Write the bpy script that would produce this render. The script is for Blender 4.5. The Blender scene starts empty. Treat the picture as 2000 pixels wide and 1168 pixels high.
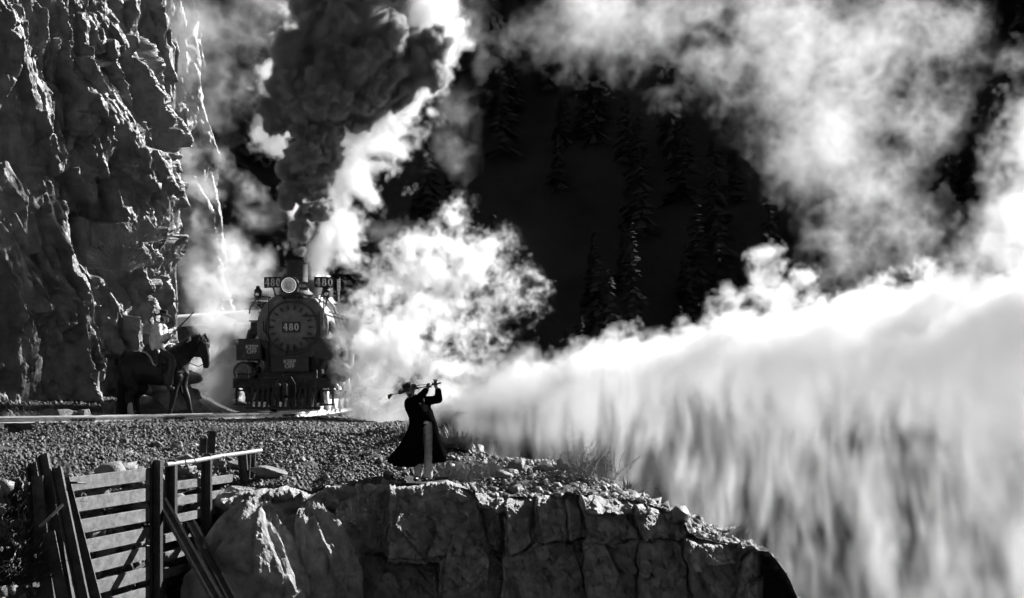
import bpy, bmesh, math, random, time
import numpy as np
from mathutils import Vector, Matrix, Quaternion
T0 = time.time()
S = bpy.context.scene
COL = S.collection

# ------------------------------------------------------------------ camera
F = 3360.0            # focal length in photograph pixels (photograph is 2000 x 1168)
HZ = 750.0            # picture row of the horizon
def W(px, py, Y):     # a point seen at (px, py) and standing Y metres away
    return Vector(((px - 1000.0) * Y / F, Y, (HZ - py) * Y / F))
cam_d = bpy.data.cameras.new('camera')
cam = bpy.data.objects.new('camera', cam_d); COL.objects.link(cam)
cam.location = (0, 0, 0); cam.rotation_euler = (math.pi / 2, 0, 0)
cam_d.sensor_fit = 'HORIZONTAL'; cam_d.sensor_width = 36.0
cam_d.lens = 36.0 * F / 2000.0
cam_d.shift_y = (HZ - 584.0) / 2000.0
cam_d.clip_start = 0.5; cam_d.clip_end = 3000.0
S.camera = cam

# ------------------------------------------------------------------ sky and sun
SUN = Vector((0.655, 0.56, 0.505)).normalized()          # towards the sun: high on the right, behind the train
wd = bpy.data.worlds.new('World'); S.world = wd; wd.use_nodes = True
nt = wd.node_tree; nt.nodes.clear()
sky = nt.nodes.new('ShaderNodeTexSky'); sky.sky_type = 'NISHITA'; sky.sun_disc = False
sky.sun_elevation = math.asin(SUN.z); sky.sun_rotation = math.atan2(SUN.x, SUN.y)
sky.altitude = 2400.0; sky.dust_density = 0.3
bw = nt.nodes.new('ShaderNodeSeparateColor')   # black-and-white film behind a red filter: the sky's red alone
bg = nt.nodes.new('ShaderNodeBackground'); wo = nt.nodes.new('ShaderNodeOutputWorld')
bg.inputs['Strength'].default_value = 0.054
nt.links.new(sky.outputs[0], bw.inputs[0]); nt.links.new(bw.outputs[0], bg.inputs['Color']); nt.links.new(bg.outputs[0], wo.inputs[0])
sd = bpy.data.lights.new('sun', 'SUN'); sd.energy = 5.0; sd.angle = math.radians(0.5); sd.color = (1, 1, 1)
so = bpy.data.objects.new('sun', sd); COL.objects.link(so)
so.rotation_euler = (-SUN).to_track_quat('-Z', 'Y').to_euler()
so.location = SUN * 80
S.view_settings.view_transform = 'Standard'; S.view_settings.look = 'None'
S.view_settings.gamma = 1.0; S.view_settings.exposure = 1.35; S.view_settings.use_curve_mapping = False
S.cycles.use_denoising = True; S.cycles.denoising_input_passes = 'RGB_ALBEDO'; S.cycles.use_adaptive_sampling = True; S.cycles.adaptive_threshold = 0.045; S.cycles.adaptive_min_samples = 24
S.cycles.max_bounces = 12; S.cycles.diffuse_bounces = 2; S.cycles.glossy_bounces = 2
S.cycles.volume_bounces = 6; S.cycles.transparent_max_bounces = 8
S.cycles.volume_step_rate = 1.5; S.cycles.volume_max_steps = 512
S.cycles.sample_clamp_indirect = 6.0

rnd = random.Random(7)
nrg = np.random.default_rng(11)

# ------------------------------------------------------------------ tags
def tag(o, label=None, cat=None, group=None, kind=None):
    if label: o['label'] = label
    if cat: o['category'] = cat
    if group: o['group'] = group
    if kind: o['kind'] = kind
    return o
def empty(name, loc, label, cat, group=None, rz=0.0):
    o = bpy.data.objects.new(name, None); COL.objects.link(o)
    o.location = loc; o.rotation_euler = (0, 0, rz); o.empty_display_size = 0.2
    return tag(o, label, cat, group)
# ------------------------------------------------------------------ materials (the photograph is black and white: every colour is a grey)
def mat(name, val, rough=0.7, metal=0.0, var=0.0, scale=8.0, bump=0.0, bscale=40.0, spec=0.4, detail=6.0, stretch=(1, 1, 1), trans=0.0, bdist=0.03):
    """grey Principled material; var mixes in a lighter/darker noise, bump gives fine relief"""
    m = bpy.data.materials.new(name); m.use_nodes = True; t = m.node_tree; b = t.nodes['Principled BSDF']
    b.inputs['Base Color'].default_value = (val, val, val, 1); b.inputs['Roughness'].default_value = rough
    b.inputs['Metallic'].default_value = metal; b.inputs['Specular IOR Level'].default_value = spec
    if trans: b.inputs['Transmission Weight'].default_value = trans
    if var or bump:
        tc = t.nodes.new('ShaderNodeTexCoord'); mp = t.nodes.new('ShaderNodeMapping'); mp.inputs['Scale'].default_value = stretch
        t.links.new(tc.outputs['Object'], mp.inputs[0])
    if var:
        n = t.nodes.new('ShaderNodeTexNoise'); n.inputs['Scale'].default_value = scale; n.inputs['Detail'].default_value = detail; n.inputs['Roughness'].default_value = 0.65
        r = t.nodes.new('ShaderNodeMapRange'); r.inputs[1].default_value = 0.3; r.inputs[2].default_value = 0.7
        r.inputs[3].default_value = val * (1 - var); r.inputs[4].default_value = val * (1 + var)
        t.links.new(mp.outputs[0], n.inputs['Vector']); t.links.new(n.outputs['Fac'], r.inputs[0]); t.links.new(r.outputs[0], b.inputs['Base Color'])
        rr = t.nodes.new('ShaderNodeMapRange'); rr.inputs[1].default_value = 0.3; rr.inputs[2].default_value = 0.7
        rr.inputs[3].default_value = min(1, rough * 1.15); rr.inputs[4].default_value = rough * 0.85
        t.links.new(n.outputs['Fac'], rr.inputs[0]); t.links.new(rr.outputs[0], b.inputs['Roughness'])
    if bump:
        n2 = t.nodes.new('ShaderNodeTexNoise'); n2.inputs['Scale'].default_value = bscale; n2.inputs['Detail'].default_value = 5.0; n2.inputs['Roughness'].default_value = 0.6
        bp = t.nodes.new('ShaderNodeBump'); bp.inputs['Strength'].default_value = bump; bp.inputs['Distance'].default_value = bdist
        t.links.new(mp.outputs[0], n2.inputs['Vector']); t.links.new(n2.outputs['Fac'], bp.inputs['Height']); t.links.new(bp.outputs[0], b.inputs['Normal'])
    return m
M = dict(
    rock=mat('cliff_rock', 0.15, 0.5, var=0.6, scale=2.2, bump=0.6, bscale=34, spec=0.5),
    granite=mat('ledge_granite', 0.30, 0.6, var=0.55, scale=4, bump=1.0, bscale=20, spec=0.45, bdist=.07),
    stone=mat('boulder_stone', 0.16, 0.65, var=0.4, scale=6, bump=0.8, bscale=22),
    gravel=mat('ballast_stone', 0.065, 0.7, var=0.5, scale=1.4, detail=8),
    earth=mat('embankment_earth', 0.05, 0.9, var=0.5, scale=3, bump=0.9, bscale=18),
    far=mat('mountain_ground', 0.04, 1.0, var=0.5, scale=0.08, spec=0.0),
    forest=mat('conifer_foliage', 0.05, 1.0, var=0.6, scale=0.15, spec=0.0),
    rail=mat('rail_steel', 0.62, 0.5, 0.0, var=0.3, scale=5, stretch=(1, 1, 1)),
    railtop=mat('rail_head_polish', 0.65, 0.25, 0.9),
    tie=mat('sleeper_wood', 0.06, 0.9, var=0.5, scale=9, bump=0.6),
    iron=mat('locomotive_black', 0.022, 0.42, 0.0, var=0.35, scale=3.5, bump=0.12, bscale=30, spec=0.5),
    jacket=mat('boiler_jacket', 0.03, 0.3, 0.0, var=0.3, scale=4, spec=0.6),
    graphite=mat('smokebox_graphite', 0.19, 0.5, 0.25, var=0.35, scale=5, bump=0.15, bscale=24),
    grime=mat('grimy_iron', 0.045, 0.6, 0.2, var=0.5, scale=9, bump=0.3),
    white=mat('white_paint', 0.75, 0.6, var=0.12, scale=20),
    brass=mat('polished_metal', 0.5, 0.25, 0.9),
    steel=mat('weathered_steel', 0.045, 0.55, 0.35, var=0.5, scale=6, bump=0.3),
    plank=mat('weathered_plank', 0.13, 0.85, var=0.45, scale=4.0, bump=0.5, bscale=22, stretch=(2, 1, 2)),
    pipe=mat('pale_pipe', 0.28, 0.5, 0.2, var=0.3, scale=7),
    dry=mat('dry_grass', 0.38, 0.85, var=0.3, scale=3),
    yucca=mat('yucca_leaf', 0.16, 0.55, var=0.3, scale=5),
    shrub=mat('shrub_twig', 0.28, 0.85, var=0.35, scale=4),
    hide=mat('dark_horse_coat', 0.016, 0.5, var=0.4, scale=3, spec=0.35),
    sock=mat('white_horse_hair', 0.5, 0.8),
    mane=mat('black_mane', 0.010, 0.6, var=0.3, scale=12, stretch=(1, 1, .3)),
    leather=mat('dark_leather', 0.035, 0.5, var=0.3, scale=14),
    sheep=mat('pale_sheepskin_jacket', 0.75, 0.9, var=0.3, scale=9, bump=0.5, bscale=60),
    fleece=mat('fleece_lining', 0.5, 0.95, bump=0.8, bscale=90),
    bramble=mat('dark_bramble', 0.02, 0.9, var=0.4, scale=5),
    cloth=mat('black_wool_coat', 0.004, 1.0, var=0.3, scale=16, spec=0.0),
    felt=mat('dark_felt', 0.015, 0.9, var=0.2, scale=20),
    jeans=mat('pale_denim', 0.55, 0.9, var=0.3, scale=14, bump=0.4, bscale=60),
    skin=mat('skin', 0.32, 0.6),
    hair=mat('dark_hair', 0.03, 0.7),
    gun=mat('gun_metal', 0.06, 0.35, 0.8),
    wood=mat('rifle_wood', 0.10, 0.5, var=0.3, scale=20),
)
def lamp_glass():
    m = bpy.data.materials.new('headlamp_glass'); m.use_nodes = True; b = m.node_tree.nodes['Principled BSDF']
    b.inputs['Base Color'].default_value = (.8, .8, .8, 1); b.inputs['Roughness'].default_value = 0.15; b.inputs['Metallic'].default_value = 0.6
    b.inputs['Emission Color'].default_value = (1, 1, 1, 1); b.inputs['Emission Strength'].default_value = 0.35
    return m
M['lamp'] = lamp_glass()

# ------------------------------------------------------------------ mesh helpers
def link(name, me, material, parent=None, smooth=False):
    o = bpy.data.objects.new(name, me); COL.objects.link(o)
    if material is not None and not me.materials: me.materials.append(material)
    if parent is not None: o.parent = parent
    if smooth: me.polygons.foreach_set('use_smooth', [True] * len(me.polygons))
    return o
def np_mesh(name, V, Fq):
    """mesh from an (n,3) array and an (m,3|4) index array, fast"""
    V = np.ascontiguousarray(V, np.float32); Fq = np.ascontiguousarray(Fq, np.int32)
    me = bpy.data.meshes.new(name); k = Fq.shape[1]
    me.vertices.add(len(V)); me.vertices.foreach_set('co', V.ravel())
    me.loops.add(Fq.size); me.loops.foreach_set('vertex_index', Fq.ravel())
    me.polygons.add(len(Fq)); me.polygons.foreach_set('loop_start', np.arange(0, Fq.size, k, dtype=np.int32))
    me.update(calc_edges=True); me.validate()
    return me
def grid_mesh(name, P):
    """P: (a,b,3) array of points"""
    a, b = P.shape[:2]; i = np.arange(a * b).reshape(a, b)
    q = np.stack([i[:-1, :-1], i[1:, :-1], i[1:, 1:], i[:-1, 1:]], -1).reshape(-1, 4)
    return np_mesh(name, P.reshape(-1, 3), q)
class MB:
    """collects boxes, tubes and lathes; build() links them as one mesh object"""
    def __init__(s): s.v = []; s.f = []
    def add(s, V, Fs):
        o = len(s.v); s.v += [tuple(p) for p in V]; s.f += [tuple(i + o for i in f) for f in Fs]; return s
    def box(s, c, size, rot=None, taper=1.0):
        hx, hy, hz = (d / 2 for d in size); V = []
        for z, k in ((-hz, 1.0), (hz, taper)):
            for x, y in ((-hx, -hy), (hx, -hy), (hx, hy), (-hx, hy)): V.append(Vector((x * k, y * k, z)))
        R = rot.to_3x3() if rot is not None else Matrix.Identity(3)
        return s.add([R @ p + Vector(c) for p in V], [(3, 2, 1, 0), (4, 5, 6, 7), (0, 1, 5, 4), (1, 2, 6, 5), (2, 3, 7, 6), (3, 0, 4, 7)])
    def bar(s, a, b, w, h, up=(0, 0, 1)):
        a, b = Vector(a), Vector(b); d = (b - a); L = d.length; d.normalize()
        x = d.cross(Vector(up)); 
        if x.length < 1e-4: x = d.cross(Vector((0, 1, 0)))
        x.normalize(); y = x.cross(d)
        V = []
        for p in (a, b):
            for i, j in ((-1, -1), (1, -1), (1, 1), (-1, 1)): V.append(p + x * (i * w / 2) + y * (j * h / 2))
        return s.add(V, [(0, 1, 2, 3), (7, 6, 5, 4), (4, 5, 1, 0), (5, 6, 2, 1), (6, 7, 3, 2), (7, 4, 0, 3)])
    def tube(s, pts, r, n=8, r2=None, caps=True, sq=1.0):
        """round tube along points; r is a number or one radius for each point"""
        pts = [Vector(p) for p in pts]; m = len(pts)
        if r2 is not None: rs = [r + (r2 - r) * i / (m - 1) for i in range(m)]
        else: rs = [r] * m if not hasattr(r, '__len__') else list(r)
        V = []; ref = None
        for i, p in enumerate(pts):
            d = (pts[min(i + 1, m - 1)] - pts[max(i - 1, 0)]).normalized()
            if ref is None:
                ref = d.cross(Vector((0, 0, 1)))
                if ref.length < 0.05: ref = d.cross(Vector((0, 1, 0)))
            x = (ref - d * ref.dot(d)).normalized(); ref = x; y = d.cross(x)
            for k in range(n):
                a = 2 * math.pi * k / n; V.append(p + (x * math.cos(a) + y * math.sin(a) * sq) * rs[i])
        Fs = []
        for i in range(m - 1):
            for k in range(n):
                k2 = (k + 1) % n; Fs.append((i * n + k, i * n + k2, (i + 1) * n + k2, (i + 1) * n + k))
        if caps: Fs.append(tuple(range(n - 1, -1, -1))); Fs.append(tuple((m - 1) * n + k for k in range(n)))
        return s.add(V, Fs)
    def lathe(s, prof, o, axis, n=24, x0=None):
        """profile [(radius, height)] turned about an axis through o"""
        ax = Vector(axis).normalized(); o = Vector(o)
        x = ax.cross(Vector((0, 0, 1)))
        if x.length < 0.05: x = Vector((1, 0, 0))
        x.normalize(); y = ax.cross(x); V = []; m = len(prof)
        for r, h in prof:
            for k in range(n):
                a = 2 * math.pi * k / n; V.append(o + ax * h + (x * math.cos(a) + y * math.sin(a)) * max(r, 1e-4))
        Fs = []
        for i in range(m - 1):
            for k in range(n):
                k2 = (k + 1) % n; Fs.append((i * n + k, i * n + k2, (i + 1) * n + k2, (i + 1) * n + k))
        Fs.append(tuple(range(n - 1, -1, -1))); Fs.append(tuple((m - 1) * n + k for k in range(n)))
        return s.add(V, Fs)
    def ball(s, c, r, n=10, sq=(1, 1, 1)):
        V = []; Fs = []; h = n // 2; c = Vector(c)
        for i in range(1, h):
            th = math.pi * i / h
            for k in range(n):
                a = 2 * math.pi * k / n
                V.append(c + Vector((math.sin(th) * math.cos(a) * r * sq[0], math.sin(th) * math.sin(a) * r * sq[1], math.cos(th) * r * sq[2])))
        t = len(V); V.append(c + Vector((0, 0, r * sq[2]))); V.append(c - Vector((0, 0, r * sq[2])))
        for i in range(h - 2):
            for k in range(n):
                k2 = (k + 1) % n; Fs.append((i * n + k, (i + 1) * n + k, (i + 1) * n + k2, i * n + k2))
        for k in range(n):
            k2 = (k + 1) % n; Fs.append((t, k, k2)); Fs.append((t + 1, (h - 2) * n + k2, (h - 2) * n + k))
        return s.add(V, Fs)
    def mesh(s, name):
        me = bpy.data.meshes.new(name); me.from_pydata(s.v, [], s.f); me.update(); return me
    def build(s, name, material, parent=None, smooth=False, angle=None, bevel=0.0, inv=None):
        if inv is not None: s.v = [tuple(inv @ Vector(p)) for p in s.v]
        o = link(name, s.mesh(name), material, parent)
        me = o.data
        if smooth:
            me.polygons.foreach_set('use_smooth', [True] * len(me.polygons)); me.set_sharp_from_angle(angle=math.radians(angle or 40))
        if bevel:
            b = o.modifiers.new('bevel', 'BEVEL'); b.width = bevel; b.segments = 2; b.limit_method = 'ANGLE'
        return o
def digits_mesh(txt, h, t=.2, depth=.004):
    """slab-serif numerals built from rings and bars, centred, height h"""
    m = MB(); w = h * .62; gap = h * .78; th = h * t; x0 = -gap * (len(txt) - 1) / 2
    def ring(cx, cz, rx, rz, tx, tz, n=20):
        V = []; Fs = []
        for k in range(n):
            a = 2 * math.pi * k / n; c, s = math.cos(a), math.sin(a)
            for q in (1, 0): V += [(cx + c * (rx - (0 if q else tx)), cz + s * (rz - (0 if q else tz)), d) for d in (0, depth)]
        for k in range(n):
            a, b = 4 * k, 4 * ((k + 1) % n); Fs += [(a + 1, b + 1, b + 3, a + 3), (a, a + 2, b + 2, b), (a, b, b + 1, a + 1), (a + 3, b + 3, b + 2, a + 2)]
        m.add(V, Fs)
    def quad(p): m.add([(x, y, 0) for x, y in p] + [(x, y, depth) for x, y in p], [(3, 2, 1, 0), (4, 5, 6, 7)] + [(i, (i + 1) % 4, 4 + (i + 1) % 4, 4 + i) for i in range(4)])
    for i, ch in enumerate(txt):
        x = x0 + i * gap
        if ch == '0': ring(x, 0, w / 2, h / 2, th, th * .6)
        if ch == '8': ring(x, h * .235, w * .43, h * .265, th * .85, th * .55); ring(x, -h * .22, w * .5, h * .28, th * .95, th * .55)
        if ch == '4':
            quad([(x + w * .02, -h / 2), (x + w * .02 + th, -h / 2), (x + w * .02 + th, h / 2), (x + w * .02, h / 2)]); quad([(x - w * .55, -h * .2), (x + w * .5, -h * .2), (x + w * .5, -h * .2 + th * .65), (x - w * .55, -h * .2 + th * .65)])
            quad([(x - w * .55, -h * .2), (x - w * .55 + th * .7, -h * .12), (x + w * .1, h / 2), (x - w * .08, h / 2)]); quad([(x - w * .16, -h / 2), (x + w * .52, -h / 2), (x + w * .52, -h * .42), (x - w * .16, -h * .42)])
    return m.mesh('lettering')
def text_mesh(txt, size, depth=0.004, bold=0.0):
    cu = bpy.data.curves.new('lettering', 'FONT'); cu.body = txt; cu.size = size; cu.extrude = depth; cu.offset = bold
    cu.align_x = 'CENTER'; cu.align_y = 'CENTER'; cu.space_line = 0.8
    t = bpy.data.objects.new('lettering', cu); COL.objects.link(t)
    me = bpy.data.meshes.new_from_object(t.evaluated_get(bpy.context.evaluated_depsgraph_get()))
    bpy.data.objects.remove(t); bpy.data.curves.remove(cu); me.name = 'lettering'; me.materials.clear()
    return me

def sstep(x, a, b):
    t = np.clip((x - a) / (b - a), 0, 1); return t * t * (3 - 2 * t)
# ------------------------------------------------------------------ 2-D noise for rock faces
def hsh(i, j, k):
    h = (i * 374761393 + j * 668265263 + k * 2147483647 + 1013904223) & 0xFFFFFFFF
    h = ((h ^ (h >> 13)) * 1274126177) & 0xFFFFFFFF
    h = ((h ^ (h >> 16)) * 2246822519) & 0xFFFFFFFF
    return ((h ^ (h >> 15)) & 0xFFFF) / 65535.0
def facets(u, v, su, sv, seed, jit=0.85):
    """jittered cells: random level in 0..1, two random tilts, offsets from the cell point, distance to the next cell"""
    a, b = u / su, v / sv; ia, ib = np.floor(a).astype(np.int64), np.floor(b).astype(np.int64)
    best = np.full(u.shape, 9e9); sec = best.copy(); ci = np.zeros(u.shape, np.int64); cj = ci.copy(); du = np.zeros(u.shape); dv = du.copy()
    for i in (-1, 0, 1):
        for j in (-1, 0, 1):
            I, J = ia + i, ib + j
            x = a - (I + 0.5 + (hsh(I, J, seed) - 0.5) * jit); y = b - (J + 0.5 + (hsh(I, J, seed + 1) - 0.5) * jit)
            d = x * x + y * y; n = d < best
            sec = np.where(n, best, np.minimum(sec, d)); best = np.where(n, d, best)
            ci = np.where(n, I, ci); cj = np.where(n, J, cj); du = np.where(n, x * su, du); dv = np.where(n, y * sv, dv)
    return hsh(ci, cj, seed + 2), hsh(ci, cj, seed + 3) * 2 - 1, hsh(ci, cj, seed + 4) * 2 - 1, du, dv, np.sqrt(sec) - np.sqrt(best)
def vnoise(u, v, s, seed, octs=4, gain=0.5):
    out = np.zeros(u.shape); a = 1.0
    for o in range(octs):
        x, y = u / s, v / s; i, j = np.floor(x).astype(np.int64), np.floor(y).astype(np.int64); f, g = x - i, y - j
        f = f * f * (3 - 2 * f); g = g * g * (3 - 2 * g)
        n = (hsh(i, j, seed + o) * (1 - f) + hsh(i + 1, j, seed + o) * f) * (1 - g) + (hsh(i, j + 1, seed + o) * (1 - f) + hsh(i + 1, j + 1, seed + o) * f) * g
        out += a * (n * 2 - 1); a *= gain; s = s / 2
    return out
def blur(a, ku, kv):
    for ax, k in ((0, ku), (1, kv)):
        if k > 1:
            q = np.pad(a, [(k, k) if i == ax else (0, 0) for i in range(2)], 'edge'); c = np.cumsum(q, ax); n = a.shape[ax]
            hi = [slice(None)] * 2; lo = [slice(None)] * 2; h = k // 2; hi[ax] = slice(k + h, k + h + n); lo[ax] = slice(k + h - k, k + h - k + n); a = (c[tuple(hi)] - c[tuple(lo)]) / k
    return a
def rock_relief(u, v, seed, big=0.9, ang=0.35, amp=1.0, step=.03):
    """relief of a split rock face: tilted facets at three sizes, cracks and grain"""
    c, s = math.cos(ang), math.sin(ang)
    wu = u + 0.06 * vnoise(u, v, 1.1, seed + 70, 3); wv = v + 0.06 * vnoise(u, v, 1.1, seed + 80, 3)
    p, q = c * wu + s * wv, -s * wu + c * wv
    out = np.zeros(u.shape)
    lv, tu, tv, du, dv, e = facets(p, q, big * 2.3, big * 5.0, seed + 130); kk = max(1, int(.12 / step)) | 1; out += blur(.45 * lv + .38 * tu * du + .12 * tv * dv, kk, kk)
    msk = .30 + .70 * sstep(vnoise(p, q * .5, 1.3, seed + 140, 3), -.35, .45)
    for k, (sz, A, tl, el) in enumerate(((1.0, 0.50, 0.62, 2.4), (0.40, 0.22, 0.80, 2.4), (0.16, 0.08, 0.80, 2.3), (0.06, 0.024, 0.75, 2.0))):
        lv, tu, tv, du, dv, e = facets(p, q, big * sz, big * sz * el, seed + 11 * k)
        f = A * lv + tl * (tu * du + 0.6 * tv * dv) * (0.9 if k < 2 else 0.8)
        if k < 2: kk = max(1, int((.10, .05)[k] / step)) | 1; f = blur(blur(f, kk, kk), kk // 2 | 1, kk // 2 | 1)
        out += f * (msk if k >= 1 else 1)
        if k < 3: out -= (0.05, 0.03, 0.012)[k] * np.exp(-e / 0.05)
    out += 0.016 * vnoise(u * 1.0, v * 0.5, 0.12, seed + 50, 3, 0.6)
    return out * amp
# ------------------------------------------------------------------ noise and volumes
def _bspl(n, m, off):
    """(n, m+3) matrix of cubic B-spline weights sampling n points over m cells"""
    t = (np.arange(n) + 0.5) / n * m + off
    i = np.floor(t).astype(int); f = t - i
    A = np.zeros((n, m + 4), np.float32)
    w = [(1 - f) ** 3 / 6, (3 * f ** 3 - 6 * f ** 2 + 4) / 6, (-3 * f ** 3 + 3 * f ** 2 + 3 * f + 1) / 6, f ** 3 / 6]
    for k in range(4):
        A[np.arange(n), np.minimum(i + k, m + 3)] += w[k]
    return A
def lattice(shape, cells, rg):
    cells = [max(1, int(c)) for c in cells]
    L = rg.standard_normal([c + 4 for c in cells]).astype(np.float32)
    for ax in range(3):
        A = _bspl(shape[ax], cells[ax], rg.random() * 0.99)
        L = np.moveaxis(np.tensordot(A, L, axes=(1, ax)), 0, ax)
    return L * 2.2
_TILES = {}
def tile(c):
    """periodic 128-voxel noise block with cells of c voxels"""
    if c not in _TILES:
        rg = np.random.default_rng(900 + c); m = 128 // c; L = rg.standard_normal((m, m, m)).astype(np.float32)
        for ax in range(3):
            t = np.arange(128) / c; i = np.floor(t).astype(int); f = (t - i).astype(np.float32); sh = [1, 1, 1]; sh[ax] = 128; f = f.reshape(sh)
            w = [(1 - f) ** 3 / 6, (3 * f ** 3 - 6 * f ** 2 + 4) / 6, (-3 * f ** 3 + 3 * f ** 2 + 3 * f + 1) / 6, f ** 3 / 6]
            L = sum(w[k] * np.take(L, (i + k) % m, axis=ax) for k in range(4))
        _TILES[c] = (L / L.std()).astype(np.float32)
    return _TILES[c]
def fbm(shape, ext, size, octs, rg, gain=0.55, stretch=(1, 1, 1), mode=None):
    """fractal noise, roughly unit variance, biggest feature 'size' metres over a box of extents ext"""
    out = np.zeros(shape, np.float32); a = 1.0; tot = 0.0
    for o in range(octs):
        s = size / 2 ** o
        vx = ext[0] / max(1, shape[0] - 1)
        if s / vx <= 11.4 and max(stretch) == 1:
            c = int(2 ** np.clip(round(math.log2(s / vx)), 0, 3)); T = tile(c); q = [(np.arange(shape[k]) * (1 if rg.random() < .5 else -1) + rg.integers(128)) % 128 for k in range(3)]
            n = T[np.ix_(*q)].copy()
        else:
            n = lattice(shape, [max(1, round(ext[k] / (s * stretch[k]))) for k in range(3)], rg)
        if mode == 'billow': n = np.abs(n) * 1.6 - 1.1
        if mode == 'ridge': n = 1.1 - np.abs(n) * 1.6
        out += a * n; tot += a * a; a *= gain
    return out / math.sqrt(tot)
def sstep(x, a, b):
    t = np.clip((x - a) / (b - a), 0, 1); return t * t * (3 - 2 * t)

class Grid:
    def __init__(s, lo, hi, vox):
        s.lo = np.array(lo, np.float32); s.ext = np.array(hi, np.float32) - s.lo
        s.n = tuple(int(max(4, round(e / vox))) + 1 for e in s.ext)
        s.hi = np.array(hi, np.float32)
        s.ax = [np.linspace(s.lo[k], s.hi[k], s.n[k], dtype=np.float32) for k in range(3)]
        s.d = np.full(s.n, 9.0, np.float32)             # signed distance to the puffs
    def sphere(s, c, r, sq=(1, 1, 1), pad=0.35, k=0.0):
        sl = []
        for a in range(3):
            rr = r * sq[a] + pad
            i0 = np.searchsorted(s.ax[a], c[a] - rr); i1 = np.searchsorted(s.ax[a], c[a] + rr)
            if i1 <= i0: return
            sl.append(slice(i0, i1))
        g = [((s.ax[a][sl[a]] - c[a]) / sq[a]) for a in range(3)]
        dd = np.sqrt(g[0][:, None, None] ** 2 + g[1][None, :, None] ** 2 + g[2][None, None, :] ** 2) - r
        v = s.d[tuple(sl)]
        np.minimum(v, dd, out=v)
    def XYZ(s):
        return s.ax[0][:, None, None], s.ax[1][None, :, None], s.ax[2][None, None, :]

def volume_object(name, g, dens, mat, label, cat):
    """a fog volume: one vertex per voxel carries its density, a Volume Cube node turns them into the volume"""
    nx, ny, nz = g.n; N = nx * ny * nz
    dens = np.ascontiguousarray(np.where(dens < 0.004, 0, dens), np.float32)
    me = bpy.data.meshes.new(name); me.vertices.add(N)
    P = np.empty(g.n + (3,), np.float32)
    P[..., 0] = g.ax[0][:, None, None]; P[..., 1] = g.ax[1][None, :, None]; P[..., 2] = g.ax[2][None, None, :]
    me.vertices.foreach_set('co', P.ravel())
    at = me.attributes.new('smoke_density', 'FLOAT', 'POINT'); at.data.foreach_set('value', dens.ravel())
    ob = bpy.data.objects.new(name, me); COL.objects.link(ob)
    ng = bpy.data.node_groups.new(name + '_volume', 'GeometryNodeTree')
    ng.interface.new_socket('Geometry', in_out='INPUT', socket_type='NodeSocketGeometry')
    ng.interface.new_socket('Geometry', in_out='OUTPUT', socket_type='NodeSocketGeometry')
    N_ = ng.nodes.new; L = ng.links.new
    gi = N_('NodeGroupInput'); go = N_('NodeGroupOutput')
    pos = N_('GeometryNodeInputPosition')
    sub = N_('ShaderNodeVectorMath'); sub.operation = 'SUBTRACT'; sub.inputs[1].default_value = g.lo.tolist()
    mul = N_('ShaderNodeVectorMath'); mul.operation = 'MULTIPLY'
    mul.inputs[1].default_value = [(g.n[k] - 1) / float(g.ext[k]) for k in range(3)]
    add = N_('ShaderNodeVectorMath'); add.operation = 'ADD'; add.inputs[1].default_value = (0.5, 0.5, 0.5)
    flo = N_('ShaderNodeVectorMath'); flo.operation = 'FLOOR'
    sep = N_('ShaderNodeSeparateXYZ')
    L(pos.outputs[0], sub.inputs[0]); L(sub.outputs[0], mul.inputs[0]); L(mul.outputs[0], add.inputs[0]); L(add.outputs[0], flo.inputs[0]); L(flo.outputs[0], sep.inputs[0])
    def toint(sock):
        n = N_('FunctionNodeFloatToInt'); n.rounding_mode = 'ROUND'; L(sock, n.inputs[0]); return n.outputs[0]
    def im(op, a, b):
        n = N_('FunctionNodeIntegerMath'); n.operation = op
        for i, v in enumerate((a, b)):
            if isinstance(v, int): n.inputs[i].default_value = v
            else: L(v, n.inputs[i])
        return n.outputs[0]
    ix, iy, iz = (toint(sep.outputs[k]) for k in range(3))
    idx = im('ADD', im('MULTIPLY', im('ADD', im('MULTIPLY', ix, ny), iy), nz), iz)
    na = N_('GeometryNodeInputNamedAttribute'); na.data_type = 'FLOAT'; na.inputs['Name'].default_value = 'smoke_density'
    si = N_('GeometryNodeSampleIndex'); si.data_type = 'FLOAT'; si.domain = 'POINT'; si.clamp = True
    L(gi.outputs[0], si.inputs['Geometry'])
    L(na.outputs['Attribute'], [i for i in si.inputs if i.name == 'Value' and i.enabled][0]); L(idx, si.inputs['Index'])
    vc = N_('GeometryNodeVolumeCube')
    L(si.outputs[0], vc.inputs['Density'])
    vc.inputs['Min'].default_value = g.lo.tolist(); vc.inputs['Max'].default_value = g.hi.tolist()
    for k, nm in enumerate(('Resolution X', 'Resolution Y', 'Resolution Z')): vc.inputs[nm].default_value = g.n[k]
    sm = N_('GeometryNodeSetMaterial'); sm.inputs['Material'].default_value = mat
    L(vc.outputs[0], sm.inputs[0]); L(sm.outputs[0], go.inputs[0])
    md = ob.modifiers.new('volume', 'NODES'); md.node_group = ng
    me.materials.append(mat)
    tag(ob, label, cat, kind='stuff')
    return ob

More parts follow.
